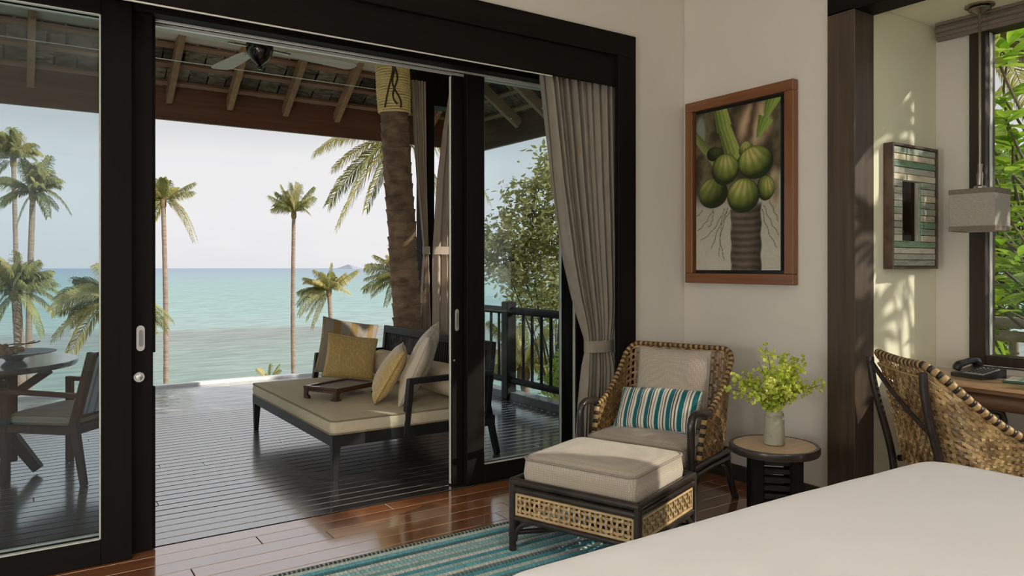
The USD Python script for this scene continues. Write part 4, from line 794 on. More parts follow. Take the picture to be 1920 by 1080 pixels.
for x, y, lb in ((-1.7, 1.5, 'standing lamp with a glowing linen drum by the sliding doors'), (-1.4, -1.4, 'standing lamp with a glowing linen drum in the back corner')):
    t = thing('floor_lamp', lb, 'lamp', (x, y, 0)); B().lathe([(.001, 0), (.16, 0), (.16, .02), (.02, .03), (.001, .03)], n=32).build('base', M['brass'], t, smooth=40); B().tube([(0, 0, .03), (0, 0, .6), (0, 0, 1.2)], .012, 8).build('pole', M['brass'], t)
    B().lathe([(.297, 1.2), (.30, 1.2), (.30, 1.62), (.297, 1.62)], n=40).build('shade', FILL_SHADE, t, smooth=40)
# ------------------------------------------------------------------ daybed with its cushions and tray
db = thing('daybed', 'wide dark-framed daybed with khaki mattress and slatted back on the deck', 'daybed', (2.36, 5.62, 0)); o = (2.36, 5.62, 0)
M['dbw'] = mat('charcoal_timber', (.010, .0105, .010), .5, .25, c2=(.019, .019, .018), ns=10, stretch=(1, 1, .3))
DX0, DX1, DY0, DY1 = 1.735, 2.99, 4.655, 6.585
for p, q in (((DX0, DY0, .222), (DX1, DY0 + .05, .298)), ((DX0, DY1 - .05, .222), (DX1, DY1, .298)), ((DX0, DY0 + .05, .222), (DX0 + .05, DY1 - .05, .298)), ((DX1 - .05, DY0 + .05, .222), (DX1, DY1 - .05, .298))): B(o).span(p, q, .004).build('frame_rail', M['dbw'], db)
B(o).span((DX0 + .04, DY0 + .04, .262), (DX1 - .04, DY1 - .04, .290), .002).build('platform', M['dbw'], db)
for y in (DY0 + .03, DY1 - .03): B(o).bar((DX0 + .03, y, .29), (DX0 + .022, y, 0), .062, .062, .004, (0, 1, 0), taper=.55).build('leg', M['dbw'], db)
for y in (DY0 + .03, DY1 - .03): B(o).bar((DX1 - .11, y, .62), (DX1 + .035, y, 0), .05, .05, .004, (0, 1, 0), taper=.8).build('back_leg', M['dbw'], db)
for y in (DY0 + .022, DY1 - .022):
    B(o).bar((2.262, y, .23), (2.305, y, .618), .042, .05, .004, (0, 1, 0)).build('arm_post', M['dbw'], db); B(o).bar((2.288, y, .602), (DX1 - .02, y, .612), .044, .04, .004).build('arm_rail', M['dbw'], db)
lean = lambda z: DX1 - .06 + (z - .30) * .10
for y in (DY0 + .03, DY1 - .03): B(o).bar((lean(.28), y, .28), (lean(.84), y, .84), .045, .05, .004, (0, 1, 0)).build('back_post', M['dbw'], db)
for z0, z1 in ((.775, .84), (.38, .42)): B(o).bar((lean(z0), DY0 + .05, (z0 + z1) / 2), (lean(z0), DY1 - .05, (z0 + z1) / 2), .04, z1 - z0, .004).build('back_rail', M['dbw'], db)
for y in np.arange(DY0 + .08, DY1 - .06, .0345): B(o).bar((lean(.41), y, .41), (lean(.785), y, .785), .012, .020, .002, (1, 0, 0)).build('back_slat', M['dbw'], db)
M['khaki'] = mat('khaki_canvas', (.54, .465, .33), .9, .1, c2=(.59, .51, .37), ns=20, bump=.1, bs=300, bd=.001); M['khakip'] = mat('khaki_piping', (.24, .20, .12), .9)
M['dry_gold'] = L('leaf_print_gold', {'tc': ('texture_coordinate', {}), 'mp': ('mapping', {'scale': (1.7, 1, .55)}), 'v': ('voronoi_texture', {'feature': 'distance_to_edge', 'scale': 24.0}), 'n': ('noise_texture', {'scale': 5.0, 'detail': 2.0}), 'ad': ('mix', {'fac': .10, 'mix_type': 'add'}), 'r': ('rgb_ramp', {'ramp': [(.0, (.60, .47, .22)), (.02, (.58, .44, .19)), (.05, (.48, .32, .105)), (1, (.46, .295, .09))]}), 'p': ('principled_bsdf', {'roughness': .6, 'sheen_weight': .3})},
    [('tc.object', 'mp.vector'), ('mp.vector', 'n.vector'), ('mp.vector', 'ad.color1'), ('n.color', 'ad.color2'), ('ad.color', 'v.vector'), ('v.distance', 'r.fac'), ('r.color', 'p.base_color')])
M['goldp'] = mat('gold_piping', (.30, .21, .06), .7)
b, p1, p2 = boxcushion(DX1 - DX0 - .07, DY1 - DY0 - .02, .105, .04, .014, seed=20); place_cushion(b, [p1, p2], 'daybed_mattress', 'khaki piped mattress on the daybed', 'mattress', ((DX0 + DX1) / 2 - .038, (DY0 + DY1) / 2, .294), 0, M['khaki'], M['khakip'], .006)
def gs(a, b_):
    def f(x, z):
        c = np.empty(x.shape + (3,)); k = (x * 3.4 + .3) % 1; c[:] = a; c[k < .42] = b_; return c
    return f
vc = vcol('satin_stripe_cloth', .6, .3, .3, 300, .002, .2)
G1, G2 = (.29, .25, .215), (.27, .175, .062)
def lean_pillow(w, h, t, name, label, loc, rz, tilt, m=None, mp=None, stripes=None, roll=0, seed=0, vary=False):
    b, sm = pillow(w, h, t, n=70 if stripes else 26, seed=seed, stripes=stripes, pinch=.06)
    return place_cushion(b, [sm], name, label, 'pillow', loc, rz, m or vc, mp or M['goldp'], .005, Rx(tilt) @ Ry(roll), mcol=bool(stripes))
lean_pillow(.50, .50, .17, 'scatter_pillow', 'large pillow in wide gold and silver-grey stripes at the far end of the daybed', (2.51, 6.37, .67), -12, -17, roll=11, stripes=gs(G1, G2), seed=31, mp=mat('grey_piping', (.30, .26, .22), .8))
lean_pillow(.44, .40, .17, 'scatter_pillow', 'gold leaf-print pillow in front of the striped pillow at the daybed far end', (2.44, 6.12, .615), -10, -22, M['dry_gold'], roll=11, seed=32)
G3 = (.58, .50, .39)
lean_pillow(.56, .56, .17, 'scatter_pillow', 'large cream and beige striped pillow leaning behind the near arm of the daybed', (2.52, 4.97, .68), -122, -24, stripes=gs(G3, (.48, .37, .22)), roll=8, seed=33, mp=mat('cream_piping', (.62, .55, .43), .8))
lean_pillow(.45, .43, .16, 'scatter_pillow', 'gold leaf-print pillow seen from its edge beside the near striped pillow', (2.34, 5.10, .615), -112, -30, M['dry_gold'], roll=4, seed=34)
M['bol'] = mat('bolster_cloth', (.62, .53, .385), .9, .1, c2=(.66, .57, .42), ns=20)
for y0, y1, lb in ((5.36, 6.26, 'khaki bolster along the daybed back behind the gold pillow'), (4.74, 5.30, 'khaki bolster by the near arm of the daybed')):
    t = thing('bolster', lb, 'bolster', (2.772, (y0 + y1) / 2, .418)); hl = (y1 - y0) / 2; bb = B(); ys_ = np.linspace(-hl, hl, 24)
    bb.lathe([(.001, -hl), (.06, -hl - .004), (.10, -hl + .006), (.115, -hl + .03), (.118, -hl * .5), (.120, 0), (.118, hl * .5), (.115, hl - .03), (.10, hl - .006), (.06, hl + .004), (.001, hl)], (0, 0, .12), 28, Rx(-90)); bb.build('cover', M['bol'], t, smooth=50)
    for e in (-hl + .012, hl - .012): B().tube([(.106 * math.cos(a), e, .12 + .106 * math.sin(a)) for a in np.linspace(0, 2 * PI, 29)[:-1]], .004, 6, closed=True).build('piping', M['khakip'], t, smooth=True)
ty = thing('tray_table', 'low dark wood tray table on scrolled feet standing on the daybed mattress', 'tray', (2.11, 5.47, .413), 26)
M['tray'] = woodmat('rosewood_tray', (.035, .012, .007), (.075, .028, .015), .3, 'x', coat=.5, rnd=.03)
TL, TW = .235, .168
for s in (-1, 1):
    B().box((0, s * (TW - .016), .083), (2 * TL, .032, .020), .004).build('border', M['tray'], ty); B().box((s * (TL - .016), 0, .083), (.032, 2 * TW - .064, .020), .004).build('border', M['tray'], ty)
    B().box((0, s * (TW - .012), .064), (2 * TL - .03, .012, .020), .003).build('apron', M['tray'], ty); B().box((s * (TL - .012), 0, .064), (.012, 2 * TW - .03, .020), .003).build('apron', M['tray'], ty)
B().box((0, 0, .078), (2 * TL - .064, 2 * TW - .064, .008), .001).build('tray_bed', mat('tray_dark_inlay', (.018, .014, .013), .4, coat=.4), ty)
pf = [(0, 0), (.055, 0), (.048, .012), (.034, .02), (.03, .04), (.04, .055), (.04, .075), (0, .075)]
for sx in (-1, 1):
    for sy in (-1, 1):
        b = B(); q = [(sx * (TL - .004) - sx * x, z) for x, z in pf]; b.prism(q if sx < 0 else q[::-1], .018, Rx(90), (0, sy * (TW - .012) + .009, 0))
        q = [(sy * (TW - .004) - sy * x, z) for x, z in pf]; b.prism(q if sy < 0 else q[::-1], .018, np.array([[0, 0, 1.], [1, 0, 0], [0, 1, 0]]), (sx * (TL - .012) - .009, 0, 0)); b.build('foot', M['tray'], ty)

# ------------------------------------------------------------------ dining table, chair, bowl with fruit
dt = thing('dining_table', 'round dark outdoor dining table with glossy top and slatted pedestal behind the left glass door', 'table', (-.24, 6.15, 0))
M['ttop'] = mat('polished_dark_top', (.02, .022, .024), .2, coat=.6, cr=.05, c2=(.07, .075, .08), ns=3)
B().lathe([(.001, .715), (.60, .715), (.635, .722), (.645, .735), (.645, .752), (.640, .758), (.001, .758)], n=72).build('table_top', M['ttop'], dt, smooth=30)
PR = Rz(20)
for sx in (-1, 1):
    for sy in (-1, 1):
        B().box(PR @ V(sx * .19, sy * .19, .40), (.06, .06, .62), .006, PR).build('pedestal_post', M['dbw'], dt)
        B().bar(PR @ V(sx * .17, sy * .17, .30), PR @ V(sx * .31, sy * .31, .03), .07, .075, .006, taper=.8).build('foot', M['dbw'], dt)
        B().bar(PR @ V(sx * .18, sy * .18, .52), PR @ V(sx * .36, sy * .36, .70), .045, .05, .005).build('bracket', M['dbw'], dt)
for k in range(9):
    z = .66 - k * .055
    for s in (-1, 1):
        B().box(PR @ V(0, s * .19, z), (.34, .016, .034), .003, PR).build('slat', M['dbw'], dt); B().box(PR @ V(s * .19, 0, z), (.016, .34, .034), .003, PR).build('slat', M['dbw'], dt)
B().box(PR @ V(0, 0, .70), (.5, .5, .03), .004, PR).build('top_frame', M['dbw'], dt)
bw = thing('fruit_plate', 'wide blue-black footed plate on the dining table', 'plate', (.02, 5.78, .758))
B().lathe([(.001, 0), (.075, 0), (.07, .012), (.045, .035), (.06, .052), (.14, .07), (.235, .088), (.237, .092), (.14, .078), (.05, .066), (.001, .064)], n=70).build('plate', mat('blue_black_glaze', (.012, .026, .042), .4, .3, coat=.1, c2=(.04, .07, .10), ns=5), bw, smooth=50)
M['fruit'] = mat('brown_fruit_skin', (.20, .10, .045), .55, c2=(.33, .19, .09), ns=14, rnd=.25)
fg = thing('fruit_bunch', 'bunch of small round brown longan fruits with twigs on the blue plate', 'fruit', (0.0, 5.76, .83)); fr = np.random.default_rng(4)
lay = [(i, j, 0) for i in range(-4, 4) for j in range(-2, 3)] + [(i + .5, j + .5, 1) for i in range(-2, 2) for j in range(-1, 2)] + [(i, j, 2) for i in (-1, 0) for j in (0, 1)]
for i, j, k in lay:
    if abs(i + .5) + abs(j) > 5: continue
    ico = trimesh.creation.icosphere(2, fr.uniform(.0155, .0185)); B().tm(ico, t=(i * .030 + fr.uniform(-.004, .004) - .03, j * .030 + fr.uniform(-.004, .004), .013 + k * .023 + .0022 * (i * i + j * j) * (k == 0))).build('fruit', M['fruit'], fg, smooth=True)
b = B(); b.tube(smoothpath([(-.05, 0, .055), (.04, -.01, .072), (.10, .0, .07), (.16, -.01, .085)], 12), .004, 6); b.tube(smoothpath([(-.02, .02, .05), (.05, .02, .06), (.13, .03, .085)], 10), .003, 6); b.tube([(.10, 0, .07), (.13, .01, .078), (.15, .02, .075)], .0025, 5); b.build('twig', mat('fruit_twig', (.08, .045, .022), .7), fg)

# dining chair: origin between the feet, local x to its left-right, y towards the back
DCR = math.degrees(math.atan2(.435, .383))
cd = thing('dining_chair', 'dark wooden armchair with striped sling back and ribbed seat pad beside the dining table', 'chair', (-.027 + .192, 5.83 + .218, 0), DCR + 180)
M['dcw'] = woodmat('brown_teak', (.035, .021, .014), (.07, .042, .029), .5, 'z', spec=.3, rnd=.05)
W, D = .29, .555
for sx in (-1, 1):
    x = sx * W
    B().bar((x, 0, .60), (x, 0, 0), .042, .045, .004, (0, 1, 0)).build('front_leg', M['dcw'], cd)
    B().bar((x, D - .07, .40), (x, D, 0), .042, .05, .004, (0, 1, 0), taper=.8).build('rear_leg', M['dcw'], cd)
    B().bar((x, D - .08, .36), (x, D + .055, .85), .040, .05, .004, (0, 1, 0)).build('back_post', M['dcw'], cd)
    B().bar((x, -.022, .592), (x, D + .0, .572), .045, .028, .004).build('arm', M['dcw'], cd)
    B().bar((x, 0, .352), (x, D - .05, .345), .03, .05, .004).build('seat_rail', M['dcw'], cd)
for y, z in ((0, .352), (D - .07, .345)): B().bar((-W, y, z), (W, y, z), .03, .05, .004).build('seat_rail', M['dcw'], cd)
for z in (.83, .44): B().bar((-W, D + .055 - (.85 - z) * .275, z), (W, D + .055 - (.85 - z) * .275, z), .03, .035, .004).build('back_rail', M['dcw'], cd)
B().box((0, D / 2 - .03, .362), (2 * W - .04, D - .08, .015)).build('seat_board', M['dcw'], cd)
sl = np.stack(np.meshgrid(np.linspace(-W + .03, W - .03, 61), np.linspace(.45, .825, 14), indexing='ij'), -1); bow = .035 * np.cos(sl[..., 0] / W * 1.4)
Ps = np.stack([sl[..., 0], D + .055 - (.85 - sl[..., 1]) * .275 + bow, sl[..., 1]], -1); sc = np.empty(Ps.shape); sc[:] = (.34, .42, .50); sc[(np.arange(61) % 7) < 2] = (.16, .20, .25)
b = B(); b.grid(Ps, sc); b.grid(Ps + V(0, .012, 0), sc, flip=True); b.build('sling', vcol('sling_cloth', .8, .2), cd, colors=True, label='blue-grey striped sling back')
b, p1, p2 = boxcushion(.52, .46, .07, .05, .012, seed=12); place_cushion(b, [p1, p2], 'seat_pad', 'ribbed beige pad on the dining chair', 'cushion', loc_of(cd, (0, .215, .372)), DCR + 180, weavemat('ribbed_pad_cloth', (.58, .52, .42), (.40, .35, .27), 400), M['piping'], .005)

# ------------------------------------------------------------------ ceiling fan (at rest)
fn = thing('ceiling_fan', 'ceiling fan with dark metal hub and four pale blades under the veranda ceiling', 'fan', (1.556, 5.705, 3.62))
B().lathe([(.001, -.10), (.03, -.10), (.07, -.05), (.075, 0), (.001, 0)], n=28).build('canopy', M['brass'], fn, smooth=40); B().tube([(0, 0, -.05), (0, 0, -.3), (0, 0, -.50)], .014, 10).build('rod', M['brass'], fn, smooth=True)
B().lathe([(.001, -.735), (.012, -.735), (.020, -.725), (.020, -.712), (.012, -.705), (.02, -.698), (.055, -.67), (.085, -.63), (.098, -.59), (.10, -.55), (.09, -.52), (.05, -.49), (.02, -.47), (.001, -.47)], n=36).build('hub', mat('gunmetal', (.06, .055, .05), .18, metal=1.0), fn, smooth=50)
pl = [(.20, -.045), (.30, -.062), (.60, -.082), (.76, -.085), (.80, -.06), (.81, 0), (.80, .06), (.76, .085), (.60, .082), (.30, .062), (.20, .045)]
M['blade'] = mat('limed_wood_blade', (.55, .50, .40), .5, c2=(.66, .61, .50), ns=6, stretch=(.3, 4, 4))
for k in range(4):
    R = Rz(188 + 90 * k); br = B().bar(R @ V(.08, 0, -.575), R @ V(.24, 0, -.578), .035, .012, .003).build('blade_iron', M['brass'], fn); B().prism(pl, .009, R @ Rx(-4), R @ V(0, 0, -.575)).build('blade', M['blade'], fn)

# ------------------------------------------------------------------ palm trunk through the deck, rope wrapped top
tk = thing('palm_tree', 'leaning palm trunk growing through the deck, wrapped in pale rope at the top', 'palm tree', (3.26, 6.55, 0)); o = (3.26, 6.55, 0)
cz = lambda z: V(np.interp(z, [0, .88, 1.8, 2.64, 3.4, 3.7], [3.262, 3.21, 3.165, 3.112, 3.085, 3.08]), np.interp(z, [0, .88, 1.8, 2.64, 3.4, 3.7], [6.55, 6.586, 6.62, 6.647, 6.66, 6.66]), z)
M['bark'] = mat('ringed_palm_bark', (.12, .073, .043), .9, c2=(.29, .19, .12), ns=7, bump=.9, bs=22, bd=.02, stretch=(1, 1, 1.6), rnd=.16)
z = 0.0; k = 0; rr = np.random.default_rng(2)
while z < 2.92:
    h = rr.uniform(.095, .15); rb = np.interp(z, [0, .5, 3], [.158, .140, .136]); b = B(o); n = 20
    ang = np.arange(n) * 2 * PI / n; rows = []
    for f, e in ((-.05, .92), (.1, .97), (.6, .985), (.88, 1.03), (1.0, 1.055), (1.04, .95)):
        c = cz(z + h * f); ph = rr.uniform(0, 6); q = rb * e * (1 + .018 * np.sin(3 * ang + k) + .012 * np.sin(7 * ang + k * 2)); rows.append(np.stack([c[0] + q * np.cos(ang), c[1] + q * np.sin(ang), c[2] + .012 * np.sin(ang * 2 + k)], -1))
    P = np.stack(rows, 0); P = np.concatenate([P, P[:, :1]], 1); b.grid(P, flip=True); b.build('trunk_ring', M['bark'], tk, smooth=True); z += h; k += 1
b = B(o); zz = 2.90
while zz < 3.62:
    c = cz(zz); rb = np.interp(zz, [2.9, 3.05, 3.62], [.148, .156, .158]); b.tube([(c[0] + rb * math.cos(a), c[1] + rb * math.sin(a), zz + .004 * math.sin(a * 2 + zz * 40)) for a in np.linspace(0, 2 * PI, 33)[:-1]], .0125, 6, closed=True); zz += .0235
b.build('rope_wrap', mat('pale_yellow_rope', (.80, .61, .25), .85, c2=(.90, .74, .38), ns=20, bump=.5, bs=120), tk, smooth=True)
fdir = nz((-.42, -.91, 0)); sdir = nz((.91, -.42, 0))
for k, pts in enumerate(([(-.03, 3.58), (.0, 3.42), (.02, 3.3), (-.01, 3.15), (.05, 3.02), (.06, 2.92)], [(.02, 3.58), (-.02, 3.45), (.0, 3.3), (-.03, 3.16), (-.06, 3.05), (-.09, 2.92)], [(.13, 3.5), (.08, 3.46), (.03, 3.45), (.01, 3.35), (.04, 3.2), (-.0, 3.08), (.03, 2.95)])):
    P = []
    for a, zz in pts: ang = math.asin(a / .17); c = cz(zz); P.append(c + (fdir * math.cos(ang) + sdir * math.sin(ang)) * .170)
    B(o).tube(smoothpath(P, 24), .0085, 6).build('vine', mat('brown_vine%d' % k, (.07, .05, .025), .85), tk, smooth=True)

# ------------------------------------------------------------------ veranda curtains
M['oc'] = mat('veranda_curtain_cloth', (.46, .375, .30), .85, .15, c2=(.52, .43, .35), ns=20, stretch=(1, 1, .2))
def ocurt(label, Lz, Lx, Rz2, Rx2, band, nf, seed):
    oc = thing('veranda_curtain', label, 'curtain', ((band[0] + band[1]) / 2, 6.76, 0)); o = INFO[oc][0]
    P = curtain((Lz, Lx), (Rz2, Rx2), 6.76, .02, 3.28, nf, .026, 150, 60, seed); B(o).grid(P).build('cloth', M['oc'], oc, smooth=True)
    b = B(o); el = np.linspace(0, 2 * PI, 33); cx, hw = (band[0] + band[1]) / 2, (band[1] - band[0]) / 2; b.grid(np.stack([np.stack([cx + hw * np.cos(el), 6.76 + .046 * np.sin(el), np.full(33, zz)], -1) for zz in (1.525, 1.53, 1.60, 1.605)], 1)); b.build('tieback', M['oc'], oc, smooth=True)
ocurt('narrow veranda curtain left of the dark corner post, tied at the waist', [0, .8, 1.57, 2.3, 3.28], [3.39, 3.42, 3.478, 3.40, 3.335], [0, 1.0, 1.57, 2.2, 3.28], [3.575, 3.555, 3.535, 3.515, 3.50], (3.470, 3.545), 5, 1)
ocurt('broad veranda curtain right of the dark corner post, tied at the waist', [0, .8, 1.57, 2.3, 2.8, 3.28], [3.57, 3.585, 3.59, 3.635, 3.70, 3.79], [0, 1.57, 3.28], [4.0, 3.95, 3.96], (3.585, 3.955), 5, 2)

# ------------------------------------------------------------------ palms
RT, FW, UP = V(.829, -.559, 0), V(.559, .829, 0), V(0, 0, 1)
M['frond'] = leafmat('palm_frond', (.20, .22, .06), (.46, .42, .16), .30, .4, .30, 1.2); M['frond_dry'] = leafmat('palm_frond_yellow', (.40, .34, .11), (.60, .52, .22), .3, .5, .25, 1.2)
M['ptrunk'] = mat('palm_trunk_pinkish', (.42, .31, .25), .9, c2=(.28, .20, .15), ns=1.5, stretch=(1, 1, 6), bump=.5, bs=3, bd=.05); M['boot'] = mat('palm_crown_fibre', (.22, .14, .06), .9, c2=(.34, .25, .11), ns=8)
def frond(c, d, L_, droop, rr, wid=.32, n=46, curl=0):
    t = np.linspace(0, 1, 16); d = nz(d); p = c + L_ * (t[:, None] * d * (1 - .12 * t[:, None]) + (t ** 2.2)[:, None] * V(0, 0, -1) * droop + (t ** 2)[:, None] * RT * curl)
    b = B(); b.tube(p, np.linspace(.026, .005, 16) * L_ / 2.6, 4); tt = np.linspace(.12, .995, n)
    vs, fs = [], []; m = 0
    tan = np.gradient(p, axis=0); roll = rr.normal() * .5
    for s in (-1, 1):
        for q in tt:
            q2 = min(.995, q + rr.uniform(-.012, .012)); a = np.array([np.interp(q2, t, p[:, k]) for k in range(3)]); T = nz([np.interp(q2, t, tan[:, k]) for k in range(3)])
            s0 = nz(np.cross(T, UP) + V(1e-6, 0, 0)); u0 = np.cross(s0, T); side = (s0 * math.cos(roll) + u0 * math.sin(roll)) * s; ll = L_ * wid * (math.sin(PI * (.16 + .74 * q)) ** .7) * rr.uniform(.75, 1.1)
            e1 = nz(side * .8 + T * rr.uniform(.6, .95) + u0 * .15); e2 = nz(side * .30 + T * .55 - UP * rr.uniform(.5, 1.1)); e3 = nz(T * .3 - UP); m1 = a + e1 * ll * .42; m2 = m1 + e2 * ll * .36; m3 = m2 + e3 * ll * .22
            w = nz(T - e1 * np.dot(T, e1)) * L_ * .0068
            vs += [a - w * .6, a + w * .6, m1 + w, m1 - w, m2 + w * .7, m2 - w * .7, m3]; fs += [(m, m + 1, m + 2), (m, m + 2, m + 3), (m + 3, m + 2, m + 4), (m + 3, m + 4, m + 5), (m + 5, m + 4, m + 6)]; m += 7
    b.add(vs, fs); return b
def palm(label, crown, base, tr, R, spec, nrand, seed, bias=(0, .25), group='palms on the shore below the pool', yellow=.25):
    crown, base = V(*crown), V(*base); rr = np.random.default_rng(seed); base = V(base[0], base[1], min(base[2] - 1.0, -7)) if base[2] > -7 and np.hypot(*base[:2]) > 15 else base
    t = thing('palm_tree', label, 'palm tree', base); o = base; n = 40
    pth = np.array([base + (crown - base) * s + RT * tr * 1.2 * math.sin(PI * s) * (1 if seed % 2 else -1) for s in np.linspace(0, 1, n)]); rad = tr * (1.12 - .3 * np.linspace(0, 1, n)) * (1 + .05 * (np.arange(n) % 2))
    B(o).tube(pth, rad, 10).build('trunk', M['ptrunk'], t, smooth=True)
    B(o).tube([crown - UP * R * .17, crown - UP * R * .10, crown + UP * R * .02, crown + UP * R * .10], [tr * .85, tr * 1.22, tr * 1.15, tr * .4], 9).build('crown_base', M['boot'], t, smooth=True)
    L0 = [(a, dp, l, dr, 0) for a, dp, l, dr in spec]
    for k in range(int(nrand * 2.1)): a0 = rr.normal(bias[0], 52); L0.append((a0, rr.uniform(-.9, .9), rr.uniform(.7, 1.0), (.12 + .5 * min(1, abs(a0) / 90)) * rr.uniform(.6, 1.3), bias[1] * rr.uniform(0, 1)))
    for a, dp, l, dr, cu_ in L0:
        a = math.radians(a); d = UP * math.cos(a) + RT * math.sin(a) + FW * dp
        b = frond(crown, d, R * l, dr, rr, curl=cu_, n=70); b.o = o * 0
        b.v = [v - o for v in b.v]; b.build('frond', M['frond_dry'] if rr.random() < yellow else M['frond'], t)
    return t
mp_ = lambda d: d / 1394
palm('tall slim palm at the far left, half out of the picture', (.16, 62.61, 8.86), (.22, 62.57, -14.2), .17, 3.0, [(-60, .1, .9, .5), (-35, 0, .9, .2), (40, .2, .8, .4)], 12, 1, (-10, -.1))
palm('tall palm with bushy crown and drooping right frond behind the left glass door', (1.13, 53.52, 5.85), (1.08, 53.55, -14.2), .19, 2.75, [(70, .0, 1.0, .75), (95, .1, .6, .5), (-85, .0, 1.0, .55), (-70, .2, .95, .55), (24, 0, 1.0, 0), (45, .1, .8, .25), (-20, 0, .9, .1), (0, .3, .85, .1)], 13, 2, (-8, -.1))
palm('short stout palm low at the left edge, behind the fruit plate', (.18, 36.06, .37), (.09, 36.12, -10), .21, 2.1, [(60, 0, .9, .6), (-60, 0, 1, .5), (35, .2, 1, .35), (-25, 0, 1, .15), (10, -.2, 1, .1)], 16, 3, (0, .1))
palm('palm with long fronds beside the dark door stile', (2.72, 27.0, .42), (2.93, 26.97, -9), .17, 2.1, [(-75, 0, 1.0, .25), (-100, .1, 1.0, .1), (-112, -.1, 1.05, .25), (-55, .1, .9, .2), (-88, .3, .95, .5), (88, 0, .95, .55), (100, .1, .75, .6), (75, 0, .8, .75)], 7, 4, (-30, 0))
palm('tall palm just right of the dark door stile with a hanging right frond', (7.15, 45.84, 5.08), (7.13, 45.86, -13.5), .145, 2.35, [(56, 0, 1.0, .06), (66, .1, .85, .10), (80, .0, .95, 1.15), (96, .1, .8, 1.1), (-25, .0, .9, .2), (-45, .1, .95, .5), (-60, 0, .9, .6), (5, 0, .8, .15), (-12, .2, 1, .3), (-75, 0, .8, .3)], 8, 5, (-30, -.15), yellow=.55)
palm('tall palm with an upswept crown in the middle of the opening', (14.53, 45.68, 4.7), (14.73, 45.55, -13.5), .135, 2.15, [(-52, 0, 1, .05), (-38, .1, 1, .1), (-24, 0, 1.0, 0), (-8, .1, 1.0, .0), (6, 0, 1, 0), (15, -.1, .95, 0), (36, 0, 1.1, .05), (46, .1, .9, .1), (-66, 0, .8, .25), (-30, .2, .9, .15)], 7, 6, (-22, .05), yellow=.12)
palm('short palm with windswept crown left of the slatted daybed back', (17.05, 46.4, -.15), (17.19, 46.3, -13.5), .15, 2.35, [(-78, 0, 1.0, .25), (-92, .1, .85, .25), (-55, 0, .95, .15), (52, 0, 1.1, .05), (38, .1, .8, .1), (-30, 0, .9, .15), (-66, .2, 1.05, .5), (5, 0, .95, .1)], 10, 7, (-35, -.1), yellow=.3)
palm('low palm half hidden behind the near palm trunk', (14.9, 31.0, 1.0), (14.81, 31.02, -12), .15, 1.95, [(-70, 0, 1.05, .10), (-85, 0, 1.0, .15), (-100, .1, 1.1, .15), (-50, .1, 1.0, .1), (-112, 0, .9, .2), (-20, .1, 1, .1), (70, 0, .9, .3)], 8, 8, (-20, 0), yellow=.5)
palm('tall near palm whose long fronds hang below the eave beside the trunk', (8.33, 17.3, 4.75), (8.36, 17.28, -7), .17, 2.5, [(-97, 0, .82, .30), (-112, .05, .95, .40), (-128, -.1, .95, .45), (-78, -.1, 1.0, .35), (-140, .1, .7, .4), (140, 0, .9, .4), (100, 0, 1, .5)], 7, 9, (0, 0), yellow=.45)
palm('small palm crown peeping over the pool edge', (7.5, 26.3, -2.62), (7.5, 26.3, -6), .10, .85, [(-55, 0, 1, .35), (-35, .1, 1, .2), (28, 0, .95, .05), (38, .1, .8, .1), (-75, 0, .8, .3)], 3, 10, (-10, 0), yellow=.7)
palm('yellow-green palm below the balcony railing', (9.9, 14.2, -1.0), (9.95, 14.1, -6), .13, 1.75, [(-75, -.1, 1, .25), (-55, 0, 1, .2), (-90, .1, 1, .3), (30, 0, .9, .1), (-30, .1, 1.0, .15), (60, 0, 1, .3)], 10, 11, (0, 0), yellow=.8)

# ------------------------------------------------------------------ broad-leaved trees and shrubs
M['leaf'] = leafmat('broad_leaf', (.36, .35, .12), (.66, .61, .29), .35, .45, .15, 3.0); M['leafy'] = leafmat('bright_shrub_leaf', (.34, .42, .08), (.62, .64, .20), .35, .45, .15, 3.0)
M['leafg'] = leafmat('garden_leaf', (.12, .20, .035), (.30, .38, .09), .35, .45, .15, 3.0)
M['branch'] = mat('grey_branch', (.20, .17, .13), .9, c2=(.12, .09, .06), ns=8)
def leaves(b, c, n, size, rr, spread, flat=.6, asp=.42):
    for k in range(n):
        p = c + rr.normal(size=3) * spread; d = nz(rr.normal(size=3) * V(1, 1, flat) + V(0, 0, -.25)); s = nz(np.cross(d, rr.normal(size=3))); u = np.cross(s, d); L_ = size * rr.uniform(.7, 1.25); w = L_ * asp * .5
        b.add([p, p + d * L_ * .3 + s * w * .9 + u * w * .3, p + d * L_ * .65 + s * w * .8 + u * w * .1, p + d * L_ - u * w * .5, p + d * L_ * .65 - s * w * .8 + u * w * .1, p + d * L_ * .3 - s * w * .9 + u * w * .3, p + d * L_ * .5 - u * w * .1], [(0, 1, 6), (1, 2, 6), (2, 3, 6), (3, 4, 6), (4, 5, 6), (5, 0, 6)])
